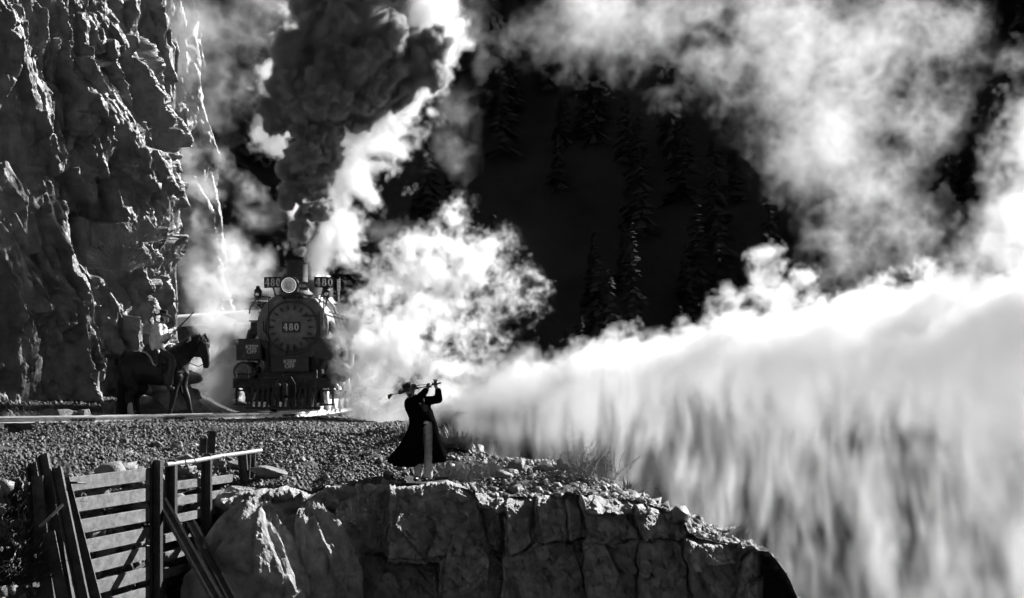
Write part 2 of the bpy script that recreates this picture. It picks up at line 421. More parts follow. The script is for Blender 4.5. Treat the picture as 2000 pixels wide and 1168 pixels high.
def vol_mat(name, albedo, aniso, dens=1.0):
    m = bpy.data.materials.new(name); m.use_nodes = True; t = m.node_tree; t.nodes.clear()
    o = t.nodes.new('ShaderNodeOutputMaterial'); v = t.nodes.new('ShaderNodeVolumePrincipled')
    v.inputs['Color'].default_value = (albedo,) * 3 + (1,); v.inputs['Density'].default_value = dens
    v.inputs['Anisotropy'].default_value = aniso; v.inputs['Absorption Color'].default_value = (0, 0, 0, 1)
    t.links.new(v.outputs[0], o.inputs['Volume']); 
    m.cycles.volume_step_rate = 1.0
    return m
def poly_at(pts, t):
    """piecewise linear interpolation of rows (key, v1, v2..) at key t"""
    a = np.array(pts, float); return [float(np.interp(t, a[:, 0], a[:, k])) for k in range(1, a.shape[1])]
# ------------------------------------------------------------------ track line
RT = -0.74                                   # top of rail
TRK = [(-19.5, 34.6), (-17.0, 35.7), (-14.4, 36.8), (-11.7, 38.4), (-9.1, 40.9), (-7.2, 43.4), (-6.1, 45.6), (-5.8, 48.2), (-5.78, 51.5), (-5.8, 56), (-6.1, 60), (-7.2, 64.5), (-9.4, 69), (-12.5, 73), (-16, 76.5)]
def crom(P, per=14):
    P = [Vector((p[0], p[1], 0)) for p in P]; out = []
    for i in range(1, len(P) - 2):
        a, b, c, d = P[i - 1:i + 3]
        for k in range(per):
            t = k / per; out.append(0.5 * ((2 * b) + (c - a) * t + (2 * a - 5 * b + 4 * c - d) * t * t + (3 * b - a - 3 * c + d) * t ** 3))
    out.append(P[-2]); return out
TL = crom(TRK); TLa = np.array([(p.x, p.y) for p in TL])[::4]
def track_dist(x, y):
    """signed distance from the track's centre line (positive towards the river) """
    sh = x.shape; q = np.stack([x.ravel(), y.ravel()], 1); best = np.full(len(q), 1e9); sg = np.ones(len(q))
    for a, b in zip(TLa[:-1], TLa[1:]):
        d = b - a; t = np.clip(((q - a) @ d) / (d @ d), 0, 1); r = q - (a + t[:, None] * d); L = np.hypot(r[:, 0], r[:, 1])
        n = L < best; best = np.where(n, L, best); sg = np.where(n, np.sign(d[1] * r[:, 0] - d[0] * r[:, 1]), sg)
    return (best * sg).reshape(sh)
# ------------------------------------------------------------------ embankment: roadbed, gravel bank and the spur the golfer stands on
LIP = [(-40, 1010), (120, 985), (380, 985), (470, 965), (490, 955), (560, 950), (610, 962), (640, 948), (765, 948), (870, 942), (960, 972), (1040, 972), (1130, 965), (1250, 982), (1330, 1008), (1345, 1042), (1360, 1050), (1470, 1072), (1500, 1078), (1522, 1103), (1560, 1160)]
LY = 32.2
lip_x = np.array([(p[0] - 1000) * LY / F for p in LIP]); lip_z = np.array([(HZ - p[1]) * LY / F for p in LIP])
RDG = [(-2.6, -.90), (-1.9, -.98), (-1.0, -1.24), (-.45, -1.55), (.3, -1.62), (1.0, -1.66), (1.6, -1.86), (2.1, -2.12), (3.0, -2.5), (3.7, -2.75), (4.9, -3.36), (5.6, -3.75), (6.5, -4.6)]
rx = np.array([p[0] for p in RDG]); rz = np.array([p[1] for p in RDG])
def fence_x(y): return -6.72 + (y - 26.0) * 0.215
def ground_z(x, y):
    td = track_dist(x, y)
    ridge = np.interp(x, rx, rz)
    lz = np.interp(x, lip_x, lip_z)
    bed = np.where(td > 0, -0.90 - np.clip(td - 1.5, 0, 9) * 0.02 - np.clip(td - 0.55, 0, 0.9) * 0.05, -0.9)
    # left: bank falling from the shoulder to the lip
    w = sstep(x, -3.6, -2.2); top = bed * (1 - w) + ridge * w
    sh = 1.25 * np.exp(-((x + 1.35) / 1.3) ** 2)                       # level shelf where the golfer stands
    t = np.clip((y - LY - sh) / (35.4 - LY - .6 * sh + np.clip(-x - 2.2, 0, 3.5) * 0.9), 0, 1)
    near = lz + (top - lz) * (t ** 0.9)
    z = np.where(t < 1, near, top)
    # behind the spur and beyond the roadbed the ground drops into the gorge
    back = np.clip(y - 36.2 - np.clip(-1.2 - x, 0, 4) * 3.2, 0, 60); z = np.where(x > -4.2, z - back * 0.75 * sstep(x, -4.2, -2.6), z)
    z = z - np.clip(x - 5.2, 0, 30) * 0.9
    # left of the fence the fill runs on towards the camera
    fill = -1.0 - 0.62 * sstep(-(x - fence_x(y)), 2.6, 0.0) - 0.05 * np.clip(td - 3, 0, 20)
    wl = sstep(fence_x(y) + 0.3 - x, 0.0, 0.5) * (x < fence_x(y) + .3) * (1 - sstep(y, 32.3, 35.5)); z = np.where(y < 39, z * (1 - wl) + np.minimum(fill, bed) * wl, z)
    # foot of the cliff: talus
    tal = np.clip(-td - 1.6, 0, 3.0); z = z + np.where(td < 0, tal * 0.20 * sstep(-x, 8.8, 10.2), 0)
    return z
gx = np.concatenate([np.arange(-20, -13, 0.12), np.arange(-13, 7, 0.05), np.arange(7, 12, .25)]); gy = np.concatenate([np.arange(LY, 46, 0.05), np.arange(46, 80, 0.3)])
GX, GY = np.meshgrid(gx, gy, indexing='ij')
GZ = ground_z(GX, GY) + 0.035 * vnoise(GX, GY, 0.5, 3, 4) * sstep(np.abs(track_dist(GX, GY)), 0.5, 1.2)
ground = link('ground', grid_mesh('ground', np.stack([GX, GY, GZ], -1)), M['earth'], smooth=True); tag(ground, kind='structure')
# the fill behind the fence: ground on towards the camera and the rubble face the planks hold back
hx = np.linspace(0, 1, 160) ** 1.5; hy = np.arange(18, LY + 0.3, 0.06)
HX, HY = np.meshgrid(hx, hy, indexing='ij'); XX = fence_x(HY) - 0.22 - HX * 9.0
P1 = np.stack([XX, HY, ground_z(XX, HY) - .02 + 0.05 * vnoise(XX, HY, .5, 13, 4)], -1)
hz = np.linspace(0, 1, 70); HZ2, HY2 = np.meshgrid(hz, hy, indexing='ij')
XF = fence_x(HY2) - 0.22; Z0 = ground_z(XF[:1], HY2[:1]); ZF = Z0 - HZ2 * 4.5
lvv, tuu, tvv, duu, dvv, ee = facets(HY2, ZF, .34, .27, 801)
P2 = np.stack([XF - 0.28 * lvv - .3 * tuu * duu - .3 * tvv * dvv + .02 - .12 * np.exp(-ee / .06) + HZ2 * .35, HY2, ZF], -1)
tag(link('ground.001', grid_mesh('ground', np.concatenate([P1[::-1], P2[1:]], 0)), M['earth']), kind='structure')
def gz(x, y): return float(ground_z(np.array([float(x)]), np.array([float(y)]))[0])

# ------------------------------------------------------------------ gravel on it, laid stone by stone in one mass
ICO = [(-.5, -.5, -.4), (.5, -.45, -.45), (.45, .5, -.4), (-.5, .45, -.45), (-.35, -.4, .4), (.4, -.3, .35), (.3, .4, .45), (-.4, .3, .4)]
ICF = [(0, 3, 2, 1), (4, 5, 6, 7), (0, 1, 5, 4), (1, 2, 6, 5), (2, 3, 7, 6), (3, 0, 4, 7)]
def pebbles(name, P, size, material, rg, flat=0.6, spread=0.5):
    n = len(P); base = np.array(ICO, np.float32)
    V = base[None] * (1 + rg.normal(0, .22, (n, 8, 3)))
    sz = size * np.exp(np.clip(rg.normal(0, spread, n), -1.2, 1.15)); V = V * sz[:, None, None] * np.stack([np.ones(n), rg.uniform(.5, 1, n), rg.uniform(flat * .7, flat * 1.3, n)], -1)[:, None]
    q = rg.normal(0, 1, (n, 4)); q[:, 1:3] *= 0.75; q /= np.linalg.norm(q, axis=1)[:, None]; w, x, y, z = q.T
    R = np.stack([1 - 2 * (y * y + z * z), 2 * (x * y - w * z), 2 * (x * z + w * y), 2 * (x * y + w * z), 1 - 2 * (x * x + z * z), 2 * (y * z - w * x), 2 * (x * z - w * y), 2 * (y * z + w * x), 1 - 2 * (x * x + y * y)], -1).reshape(n, 3, 3)
    V = np.einsum('nij,nkj->nki', R, V) + P[:, None]
    Fq = (np.array(ICF)[None] + 8 * np.arange(n)[:, None, None]).reshape(-1, 4)
    me = np_mesh(name, V.reshape(-1, 3), Fq); o = link(name, me, material); return o
def scatter(n, x0, x1, y0, y1, rg, keep=None):
    x = rg.uniform(x0, x1, n); y = y0 + (y1 - y0) * rg.random(n) ** 1.0
    if keep is not None: k = keep(x, y); x, y = x[k], y[k]
    return np.stack([x, y, ground_z(x, y)], -1)
rg = np.random.default_rng(21)
Pg = np.concatenate([
    scatter(95000, -13, -1.5, LY + .05, 42, rg, lambda x, y: (track_dist(x, y) > 0.5) & (track_dist(x, y) < 14) & ((np.abs(x + 1.65) > .4) | (y > 33.4)) & (np.abs(x) / y < .33)),
    scatter(9000, -11, -3, 40, 50, rg, lambda x, y: (np.abs(track_dist(x, y)) < 2.6)),
    scatter(26000, -14.5, -7.5, 37, 48, rg, lambda x, y: (track_dist(x, y) < -1.0) & (track_dist(x, y) > -5.5)),
    scatter(9000, -1.8, 5.6, LY + .03, 36.6, rg, lambda x, y: (np.abs(x + 1.6) > .45) | (y > 33.5)),
    scatter(26000, -12, -5, 21, LY + .1, rg, lambda x, y: (x < fence_x(y) - .25) & (x > -.36 * y))])
tag(pebbles('gravel', Pg + np.array([0, 0, .012]), 0.038, M['gravel'], rg, .65, .5), 'grey crushed stone ballast covering the bank below the track', 'gravel', kind='stuff')

# ------------------------------------------------------------------ granite ledge under the golfer: blocks told apart by their joints
BLK = [  # outline in photograph pixels, depth step (m), tilt across, tilt up
    ([(300, 1050), (400, 1000), (480, 1022), (540, 1085), (585, 1168), (600, 1260), (250, 1260)], 0.05, -.25, .3),
    ([(385, 985), (470, 992), (540, 1008), (575, 1050), (600, 1090), (640, 1140), (665, 1260), (600, 1260), (560, 1110), (490, 1020)], 0.05, .05, .3),
    ([(485, 952), (560, 930), (578, 975), (490, 962)], -.15, .2, .5), ([(468, 975), (540, 977), (592, 1010), (576, 1036), (520, 1008)], -.28, .2, .6),
    ([(574, 1040), (600, 1010), (650, 1020), (666, 1060), (600, 1112)], -.1, .35, .1), ([(606, 970), (640, 942), (766, 944), (766, 1080), (700, 1062), (663, 1047), (606, 1003)], -.12, -.12, .22),
    ([(766, 940), (872, 938), (930, 972), (932, 1000), (870, 1080), (830, 1086), (766, 1080)], -.16, -.05, .25), ([(874, 1012), (935, 1000), (950, 1060), (985, 1110), (962, 1260), (870, 1260), (872, 1086)], -.22, .3, .22),
    ([(650, 1068), (760, 1090), (850, 1110), (868, 1260), (650, 1260)], -.02, .05, .1), ([(940, 992), (976, 1000), (984, 1108), (950, 1060)], .22, .1, .0),
    ([(930, 970), (985, 972), (985, 1000), (940, 992)], -.1, .1, .4), ([(987, 985), (1042, 972), (1038, 1062), (998, 1086)], -.12, .45, .15), ([(1046, 970), (1104, 968), (1110, 1055), (1064, 1064)], -.08, -.15, .12),
    ([(1106, 968), (1130, 962), (1134, 1054), (1112, 1056)], -.02, .5, .1), ([(1132, 962), (1250, 980), (1236, 1004), (1142, 1000)], -.2, .1, .7), ([(1140, 1002), (1236, 1006), (1256, 1050), (1182, 1062)], -.05, -.35, -.05),
    ([(1238, 985), (1290, 990), (1320, 1056), (1262, 1050)], -.16, .6, .2), ([(1292, 992), (1334, 1008), (1326, 1056), (1312, 1040)], -.08, -.2, .15), ([(1334, 1003), (1362, 1015), (1360, 1046), (1335, 1052)], -.02, .1, .05),
    ([(985, 1092), (1062, 1066), (1136, 1058), (1150, 1260), (970, 1260)], -.26, .3, .25), ([(1140, 1062), (1246, 1056), (1244, 1110), (1250, 1260), (1152, 1260)], -.14, -.22, .1), ([(1248, 1056), (1332, 1060), (1350, 1150), (1355, 1260), (1252, 1260)], -.22, .42, .22),
    ([(1342, 1056), (1468, 1072), (1440, 1120), (1445, 1260), (1360, 1260)], -.18, -.1, .1), ([(1470, 1074), (1500, 1074), (1524, 1108), (1530, 1260), (1448, 1260), (1443, 1122)], -.1, .55, .12),
]
def ledge():
    nx, nz = 900, 230
    xs = np.linspace((225 - 1000) * LY / F, (1512 - 1000) * LY / F, nx); zb = -5.6
    lz = np.interp(xs, lip_x, lip_z); lz = lz + .07 * (facets(xs[:, None], 0 * xs[:, None], .42, 9, 401)[0][:, 0] - .6) + .03 * (facets(xs[:, None], 0 * xs[:, None], .11, 9, 407)[0][:, 0] - .5)
    X = np.repeat(xs[:, None], nz, 1); t = np.linspace(0, 1, nz)
    Z = zb + (lz[:, None] - zb) * (t[None] ** 0.72)
    PX = X * F / LY + 1000; PY = HZ - Z * F / LY
    wx = PX + 4 * vnoise(X, Z, 0.25, 91, 3); wy = PY + 4 * vnoise(X, Z, 0.25, 95, 3)
    best = np.full(X.shape, -1e9); D = np.zeros(X.shape); second = best.copy()
    for bi, (poly, off, tx, tz) in enumerate(BLK):
        tx = .42 + tx * .75 if bi > 3 else tx + .25
        p = np.array(poly, float); q = np.roll(p, -1, 0); area = np.sum(p[:, 0] * q[:, 1] - q[:, 0] * p[:, 1])
        sd = np.full(X.shape, 1e9); inside = np.zeros(X.shape, bool)
        for a, b in zip(p, q):
            e = b - a; tt = np.clip(((wx - a[0]) * e[0] + (wy - a[1]) * e[1]) / (e @ e), 0, 1)
            sd = np.minimum(sd, np.hypot(wx - a[0] - tt * e[0], wy - a[1] - tt * e[1]))
            if a[1] != b[1]:
                c = (a[1] > wy) != (b[1] > wy); inside ^= c & (wx < (b[0] - a[0]) * (wy - a[1]) / (b[1] - a[1]) + a[0])
        sd = np.where(inside, sd, -sd); cx, cy = p.mean(0)
        dep = 1.7 * off + 1.15 * tx * (wx - cx) / 104.0 + (.1 + 1.2 * tz) * (-(wy - cy)) / 104.0
        n = sd > best; second = np.where(n, best, np.maximum(second, sd)); D = np.where(n, dep, D); best = np.where(n, sd, best)
    edge = np.clip(best, 0, None) / 104.0
    crk = .5 + .5 * vnoise(X, Z, .7, 97, 3)
    D = D + 0.16 * np.clip(crk, 0, 1) ** 1.5 * np.exp(-edge / 0.010) + np.where(best < 0, 0.05, 0)
    rnd_ = np.clip(1 - edge / .045, 0, 1); D = D + .045 * (1 - np.sqrt(1 - rnd_ ** 2 * .98))
    D = D + .10 * np.exp(-(lz[:, None] - Z) / .03)
    lv, tu, tv, du, dv, e = facets(X * .93 + Z * .36, Z * .93 - X * .36, .55, .85, 301)
    D += 0.12 * lv + .62 * tu * du + .42 * tv * dv - .03 * np.exp(-e / .02)
    lv, tu, tv, du, dv, e = facets(X * .8 + Z * .6, Z * .8 - X * .6, .13, .3, 317)
    D += 0.03 * lv + .55 * tu * du + .45 * tv * dv
    lv, tu, tv, du, dv, e = facets(X * .9 + Z * .44, Z * .9 - X * .44, .05, .11, 327)
    D += 0.010 * lv + .5 * tu * du + .4 * tv * dv
    D += 0.025 * vnoise(X, Z * .6, .12, 321, 4, .6)
    D += 0.9 * (t[None] - 1) * -0.35 + np.clip(X - 1, -9, 9) * .06                       # the face leans back towards its top
    D += np.where(X > 4.45, 1.6 * (1 - np.sqrt(np.clip(1 - ((X - 4.45) / .47) ** 2, 0, 1))), 0)
    Y = LY - 0.15 + D
    P = np.stack([X, Y, Z], -1)
    # rows that fold over the lip and run back under the gravel
    rows = [P]
    for k, (dy, dz) in enumerate(((.10, .015), (.35, .0), (.9, -.10))):
        r = P[:, -1:].copy(); r[:, :, 1] += dy; r[:, :, 2] += dz + 0.02 * vnoise(r[:, :, 0], r[:, :, 1], .2, 330 + k, 3); rows.append(r)
    P = np.concatenate(rows, 1)
    o = link('rock_ledge', grid_mesh('rock_ledge', P), M['granite'])
    tag(o, kind='structure')
ledge()

# ------------------------------------------------------------------ cliff by the track and its buttresses further off
def cliff(name, path, zlo, zhi, step, seed, corner, big, amp, material, ang=0.35):
    """path: plan polyline (x, y) seen left to right, then turning away; corner(z) shifts the outline sideways"""
    P = np.array(path, float); seg = np.hypot(*np.diff(P, axis=0).T); L = np.concatenate([[0], np.cumsum(seg)])
    u = np.arange(0, L[-1], step); v = np.arange(zlo, zhi, step)
    us = u; x = np.interp(us, L, P[:, 0]); y = np.interp(us, L, P[:, 1])
    k = max(3, int(1.6 / step)); ker = np.ones(k) / k
    xs = np.convolve(np.pad(x, k, 'edge'), ker, 'same')[k:-k]; ys = np.convolve(np.pad(y, k, 'edge'), ker, 'same')[k:-k]
    tx, ty = np.gradient(xs), np.gradient(ys); n = np.hypot(tx, ty) + 1e-9; nx_, ny_ = ty / n, -tx / n
    U, V = np.meshgrid(u, v, indexing='ij')
    D = rock_relief(U, V, seed, big, ang, amp, step) - 0.35 * amp
    sh = corner(V) * sstep(U, L[-1] * .35, L[-1] * .62)
    lean = (V - zlo) * 0.05
    X = xs[:, None] + nx_[:, None] * (D) + sh - lean * nx_[:, None]; Y = ys[:, None] + ny_[:, None] * D - lean * ny_[:, None]
    o = link(name, grid_mesh(name, np.stack([X, Y, V], -1)), material); tag(o, kind='structure'); return o
def corner_near(z):
    py = HZ - z * 71.0
    return (np.interp(py, [-400, 0, 60, 150, 250, 330, 420, 480, 540, 600, 700, 790, 900], [285, 302, 305, 318, 345, 332, 340, 340, 335, 362, 366, 372, 380]) - 366) / 71.0
cliff('cliff', [(-18.6, 33.5), (-14.6, 39.6), (-9.7, 47.4), (-9.6, 48.8), (-10.8, 52.5), (-14, 57)], -1.6, 15.5, 0.03, 40, corner_near, 1.15, 0.9, M['rock'])
cliff('cliff.001', [(-15, 56.2), (-12.4, 57.2), (-11.0, 58.6), (-11.4, 60.5), (-14, 65)], -1.5, 17, 0.06, 140, lambda z: (np.interp(HZ - z * 57.5, [-300, 0, 60, 90, 200, 265, 400, 420, 470, 640, 800], [280, 292, 302, 330, 340, 315, 318, 332, 348, 366, 380]) - 366) / 57.5, 1.6, 0.45, M['rock'], .15)
cliff('cliff.002', [(-22, 84), (-16.4, 84.5), (-13.9, 86.5), (-14.3, 90), (-18, 96)], -1.5, 24, 0.09, 240, lambda z: (np.interp(HZ - z * 39.0, [-300, 150, 260, 300, 420, 520, 600, 700, 800], [200, 300, 345, 385, 410, 415, 425, 440, 450]) - 450) / 39.0, 1.8, 0.6, M['rock'], .2)

# ------------------------------------------------------------------ gorge and the wooded mountainside across it
def far_z(x, y):
    side = np.clip(-x - 16, 0, 200) * 0.9
    base = -26 + np.clip(y - 85, 0, 170) * 0.93 + np.clip(y - 255, 0, 900) * 0.22
    near = -4.5 - np.clip(y - 34, 0, 40) * 0.62 - np.clip(x - 5, 0, 60) * 0.35
    z = np.maximum(base, -26 + 0 * x); z = np.maximum(z, np.where(y < 85, near, -60)); z = np.maximum(z, -26)
    return z + side + 4.5 * vnoise(x, y, 42, 601, 5) * sstep(y, 60, 130)
fx = np.concatenate([np.arange(-400, -130, 10), np.arange(-130, 190, 1.6), np.arange(190, 600, 12)]); fy = np.concatenate([np.arange(20, 85, 1.5), np.arange(85, 260, 1.4), np.arange(260, 900, 12)])
fy = np.concatenate([np.arange(-420, 20, 12), fy])
FX, FY = np.meshgrid(fx, fy, indexing='ij'); FZ = far_z(FX, FY)
FZ = np.where(FY < 20, -8 - np.clip(FY + 14, 0, 40) * .1 + np.clip(-FY - 14, 0, 400) * 1.15 + 6 * vnoise(FX, FY, 60, 701, 4), FZ)  # unseen gorge wall behind the camera, added to block sky light from the front
FZ = np.where((FY < 80) & (FX < -1), np.minimum(FZ, -6.5), FZ)
tag(link('mountainside', grid_mesh('mountainside', np.stack([FX, FY, FZ], -1)), M['far'], smooth=True), kind='structure')
def forest():
    rg = np.random.default_rng(77); n = 1000; allV = []; allF = []; o = 0
    y = rg.uniform(96, 250, n); x = rg.uniform(-.36, .34, n) * y; z = far_z(x, y) - .5
    for i in range(n):
        h = rg.uniform(4.0, 13.0) * rg.uniform(.7, 1); r = h * rg.uniform(.13, .22); nb = 230; f = rg.random(nb) ** .9; a = rg.uniform(0, 6.283, nb)
        gap = .55 + .45 * np.sin(f * rg.uniform(18, 40) + a * rg.integers(1, 4)); l = r * (1 - f) ** .75 * rg.uniform(.55, 1.15, nb) * (.55 + .45 * gap) + .12; w = .10 + l * rg.uniform(.08, .22, nb)
        ca, sa = np.cos(a), np.sin(a); zc = z[i] + h * (.07 + .93 * f); dr = l * rg.uniform(.05, .5, nb)
        V = np.stack([np.stack([x[i] - sa * .05, y[i] + ca * .05, zc + .25 * l], -1), np.stack([x[i] + ca * l - sa * w, y[i] + sa * l + ca * w, zc - dr], -1), np.stack([x[i] + ca * l * .9 + sa * w, y[i] + sa * l * .9 - ca * w, zc - dr * 1.2], -1)], 1).reshape(-1, 3)
        allV.append(V); allF.append(np.arange(3 * nb).reshape(-1, 3) + o); o += 3 * nb
    ob = link('forest', np_mesh('forest', np.concatenate(allV), np.concatenate(allF)), M['forest'])
    tag(ob, 'dark conifer forest on the shaded mountainside behind the steam', 'forest', kind='stuff')
forest()
# ------------------------------------------------------------------ railway track: two rails on sleepers
def offset_line(off):
    out = []
    for i, p in enumerate(TL):
        d = (TL[min(i + 1, len(TL) - 1)] - TL[max(i - 1, 0)]).normalized(); out.append(p + Vector((d.y, -d.x, 0)) * off)
    return out
track = empty('railway_track', (-9.1, 40.9, RT - .14), 'narrow gauge railway track curving along the foot of the cliff', 'railway track')
tinv = Matrix.Translation(-track.location)
RPROF = [(-.055, 0), (.055, 0), (.055, .012), (.012, .028), (.010, .085), (.030, .098), (.030, .128), (.022, .134), (-.022, .134), (-.030, .128), (-.030, .098), (-.010, .085), (-.012, .028), (-.055, .012)]
for off in (0.457, -0.457):
    pts = offset_line(off); V = []; Fs = []; n = len(RPROF)
    for i, p in enumerate(pts):
        d = (pts[min(i + 1, len(pts) - 1)] - pts[max(i - 1, 0)]).normalized(); x = Vector((d.y, -d.x, 0))
        V += [p + x * a + Vector((0, 0, RT - .134 + b)) for a, b in RPROF]
    for i in range(len(pts) - 1):
        for k in range(n): Fs.append((i * n + k, i * n + (k + 1) % n, (i + 1) * n + (k + 1) % n, (i + 1) * n + k))
    mb = MB().add(V, Fs); mb.build('rail', M['rail'], track, inv=tinv)
    # joint bars and their bolts on the near rail
    if off > 0:
        for px in (165, 1043 * .33, 560):
            j = min(range(len(pts)), key=lambda i: abs(1000 + pts[i].x * F / pts[i].y - px) + (0 if pts[i].y < 48 else 999))
            d = (pts[j + 1] - pts[j]).normalized(); x = Vector((d.y, -d.x, 0)); c = pts[j] + x * .03 + Vector((0, 0, RT - .075))
            mb = MB().bar(c - d * .3, c + d * .3, .03, .055)
            for q in (-.2, -.07, .07, .2): mb.box(c + d * q + x * .025, (.035, .035, .035))
            mb.build('joint_bar', M['grime'], track, inv=tinv)
acc = 0.0; last = TL[0]; smesh = None
for i in range(1, len(TL)):
    seg = (TL[i] - TL[i - 1]).length; acc += seg
    if acc > 0.52 and TL[i].y < 62:
        acc = 0; d = (TL[i] - TL[i - 1]).normalized(); a = math.atan2(d.y, d.x)
        if smesh is None: smesh = MB().box((0, 0, 0), (.2, 1.95, .16)).mesh('sleeper'); smesh.materials.append(M['tie'])
        o = link('sleeper', smesh, None, track); o.location = Vector((TL[i].x, TL[i].y, RT - .134 - .075 + rnd.uniform(-.004, .004))) - track.location; o.rotation_euler = (0, 0, a + rnd.uniform(-.03, .03))
# ------------------------------------------------------------------ locomotive 480 (local x: picture right, y: towards the tender, z: above the rail)
LOCO = empty('steam_locomotive', (-5.96, 45.2, RT), 'black narrow gauge steam locomotive number 480 coming head on along the cliff', 'steam locomotive', rz=math.radians(-2.0))
ZC = 2.27
def B(name, mb, m, parent=LOCO, smooth=True, bevel=0.0, angle=40): return mb.build(name, M[m] if isinstance(m, str) else m, parent, smooth, angle, bevel)
def text(parent, txt, size, loc, rx=math.pi / 2, rz=0.0, bold=0.0, m='white', depth=0.004):
    o = link('lettering', digits_mesh(txt, size * .85) if txt.isdigit() else text_mesh(txt, size, depth, bold), M[m], parent); o.location = loc; o.rotation_euler = (rx, 0, rz); return o
AY = (0, 1, 0)
# smokebox, its front plate, ring of rivets and door
sb = B('smokebox', MB().lathe([(.0, 1.14), (.93, 1.14), (.965, 1.165), (.965, 1.23), (.945, 1.25), (.945, 2.9), (0, 2.9)], (0, 0, ZC), AY, 48), 'graphite')
rv = MB().ball((0, 0, 0), .02, 6).mesh('rivet'); rv.materials.append(M['graphite'])
for k in range(36):
    a = 2 * math.pi * k / 36; o = link('rivet', rv, None, sb); o.location = (math.cos(a) * .89, 1.135, ZC + math.sin(a) * .89)
door = B('smokebox_door', MB().lathe([(0, .985), (.30, .99), (.56, 1.03), (.655, 1.06), (.675, 1.085), (.675, 1.15), (0, 1.15)], (0, 0, ZC), AY, 48), 'graphite')
mb = MB().lathe([(.69, 1.08), (.73, 1.08), (.73, 1.15), (.69, 1.15)], (0, 0, ZC), AY, 48); B('door_ring', mb, 'iron', door)
dog = MB().box((0, 0, 0), (.055, .05, .11)).ball((0, -.035, .045), .026, 8).mesh('door_clamp'); dog.materials.append(M['iron'])
for k in range(18):
    a = 2 * math.pi * (k + .5) / 18; o = link('door_clamp', dog, None, door); o.location = (math.sin(a) * .52, 1.00, ZC + math.cos(a) * .52); o.rotation_euler = (0, a, 0)
B('hinge', MB().bar((.30, .965, ZC + .30), (.74, 1.06, ZC + .30), .03, .05).bar((.30, .965, ZC - .30), (.74, 1.06, ZC - .30), .03, .05).tube([(.745, 1.07, ZC - .42), (.745, 1.07, ZC + .42)], .028), 'iron', door)
np_ = B('number_plate', MB().box((0, .965, ZC), (.50, .03, .29)), 'iron', door, False, .006)
for x, z, w, h in ((0, .135, .50, .016), (0, -.135, .50, .016), (-.242, 0, .016, .29), (.242, 0, .016, .29)): pass
text(np_, '480', .225, (0, .945, ZC), bold=.009)
# chimney
B('chimney', MB().lathe([(.50, -.05), (.42, .04), (.335, .12), (.295, .2), (.30, .85), (.325, .86), (.325, .93), (.26, .93), (.26, .5), (0, .5)], (0, 1.95, ZC + .92), (0, 0, 1), 32), 'grime')
# headlamp on its shelf, number boards
B('headlamp_bracket', MB().box((0, 1.02, ZC + .845), (.68, .36, .03)).bar((-.22, 1.0, ZC + .83), (-.16, 1.14, ZC + .62), .03, .04).bar((.22, 1.0, ZC + .83), (.16, 1.14, ZC + .62), .03, .04), 'iron', smooth=False)
hl = B('headlamp', MB().lathe([(.05, .5), (.2, .48), (.235, .4), (.24, .05), (.262, .04), (.262, 0.0), (.235, 0.0), (.235, .02), (.0, .03)], (-.04, .80, ZC + 1.115), AY, 32), 'iron')
B('lens', MB().lathe([(0, -.005), (.10, .0), (.19, .012), (.232, .03), (0, .035)], (-.04, .805, ZC + 1.115), AY, 32), 'lamp', hl)
mb = MB()
for r in (.05, .11, .17): mb.lathe([(r, -.004), (r + .012, -.012 + r * .05), (r + .02, .0), (r, .004)], (-.04, .803, ZC + 1.115), AY, 28)
B('reflector_ring', mb, 'brass', hl)
nb = B('number_box', MB().box((.33, .98, ZC + 1.10), (.20, .30, .22)), 'iron', smooth=False, bevel=.008); text(nb, '480', .105, (.33, .827, ZC + 1.10), bold=.003)
for sx, cx, rz_ in ((-1, -.52, .35), (1, .86, -.35)):
    b = MB().box((0, 0, 0), (.54, .03, .29)); o = b.build('number_board', M['iron'], LOCO); o.location = (cx, 1.15, ZC + 1.21); o.rotation_euler = (0, 0, rz_ * -1)
    text(o, '480', .25, (0, -.019, 0), bold=.006)
    B('number_board_bracket', MB().tube([(cx, 1.17, ZC + 1.08), (cx * .8, 1.3, ZC + .6)], .02), 'iron')
# marker lamps with arms
for sx in (-1, 1):
    x = sx * .93
    ml = B('marker_lamp', MB().lathe([(.06, -.14), (.10, -.13), (.10, .05), (.115, .06), (.06, .12), (.045, .15), (.07, .16), (.02, .2)], (x, 1.15, ZC + .92), (0, 0, 1), 16), 'iron')
    B('lens', MB().lathe([(0, -.125), (.05, -.12), (.055, -.09), (0, -.09)], (x, 1.15, ZC + .88), AY, 12), 'brass', ml)
    B('lamp_arm', MB().tube([(x, 1.15, ZC + .78), (x * .98, 1.18, ZC + .6), (x * .86, 1.22, ZC + .48)], .02).tube([(x, 1.15, ZC + .80), (x * 1.22, 1.15, ZC + .55), (x * 1.25, 1.15, ZC + .36)], .018).tube([(x, 1.15, ZC + .84), (x * .62, 1.16, ZC + .80)], .018), 'iron', ml)
# hand rails on the smokebox front
B('handrail', MB().tube([(.30, 1.02, ZC + .86), (.80, 1.04, ZC + .86), (.86, 1.06, ZC + .80), (.88, 1.06, ZC - .02)], .02), 'brass')
B('handrail', MB().tube([(-.62, 1.05, ZC + .78), (-.62, 1.05, ZC - 1.1)], .014), 'iron'); B('handrail', MB().tube([(-.77, 1.06, ZC + .16), (-.75, 1.04, ZC - .1), (-.66, 1.04, ZC - .2)], .022), 'iron')
B('handrail', MB().tube([(.96, 1.4, ZC + .42), (1.02, 5.0, ZC + .42), (1.06, 9.8, ZC + .46)], .022), 'brass'); B('handrail', MB().tube([(-.96, 1.4, ZC + .42), (-1.02, 5.0, ZC + .42), (-1.06, 9.8, ZC + .46)], .022), 'brass')
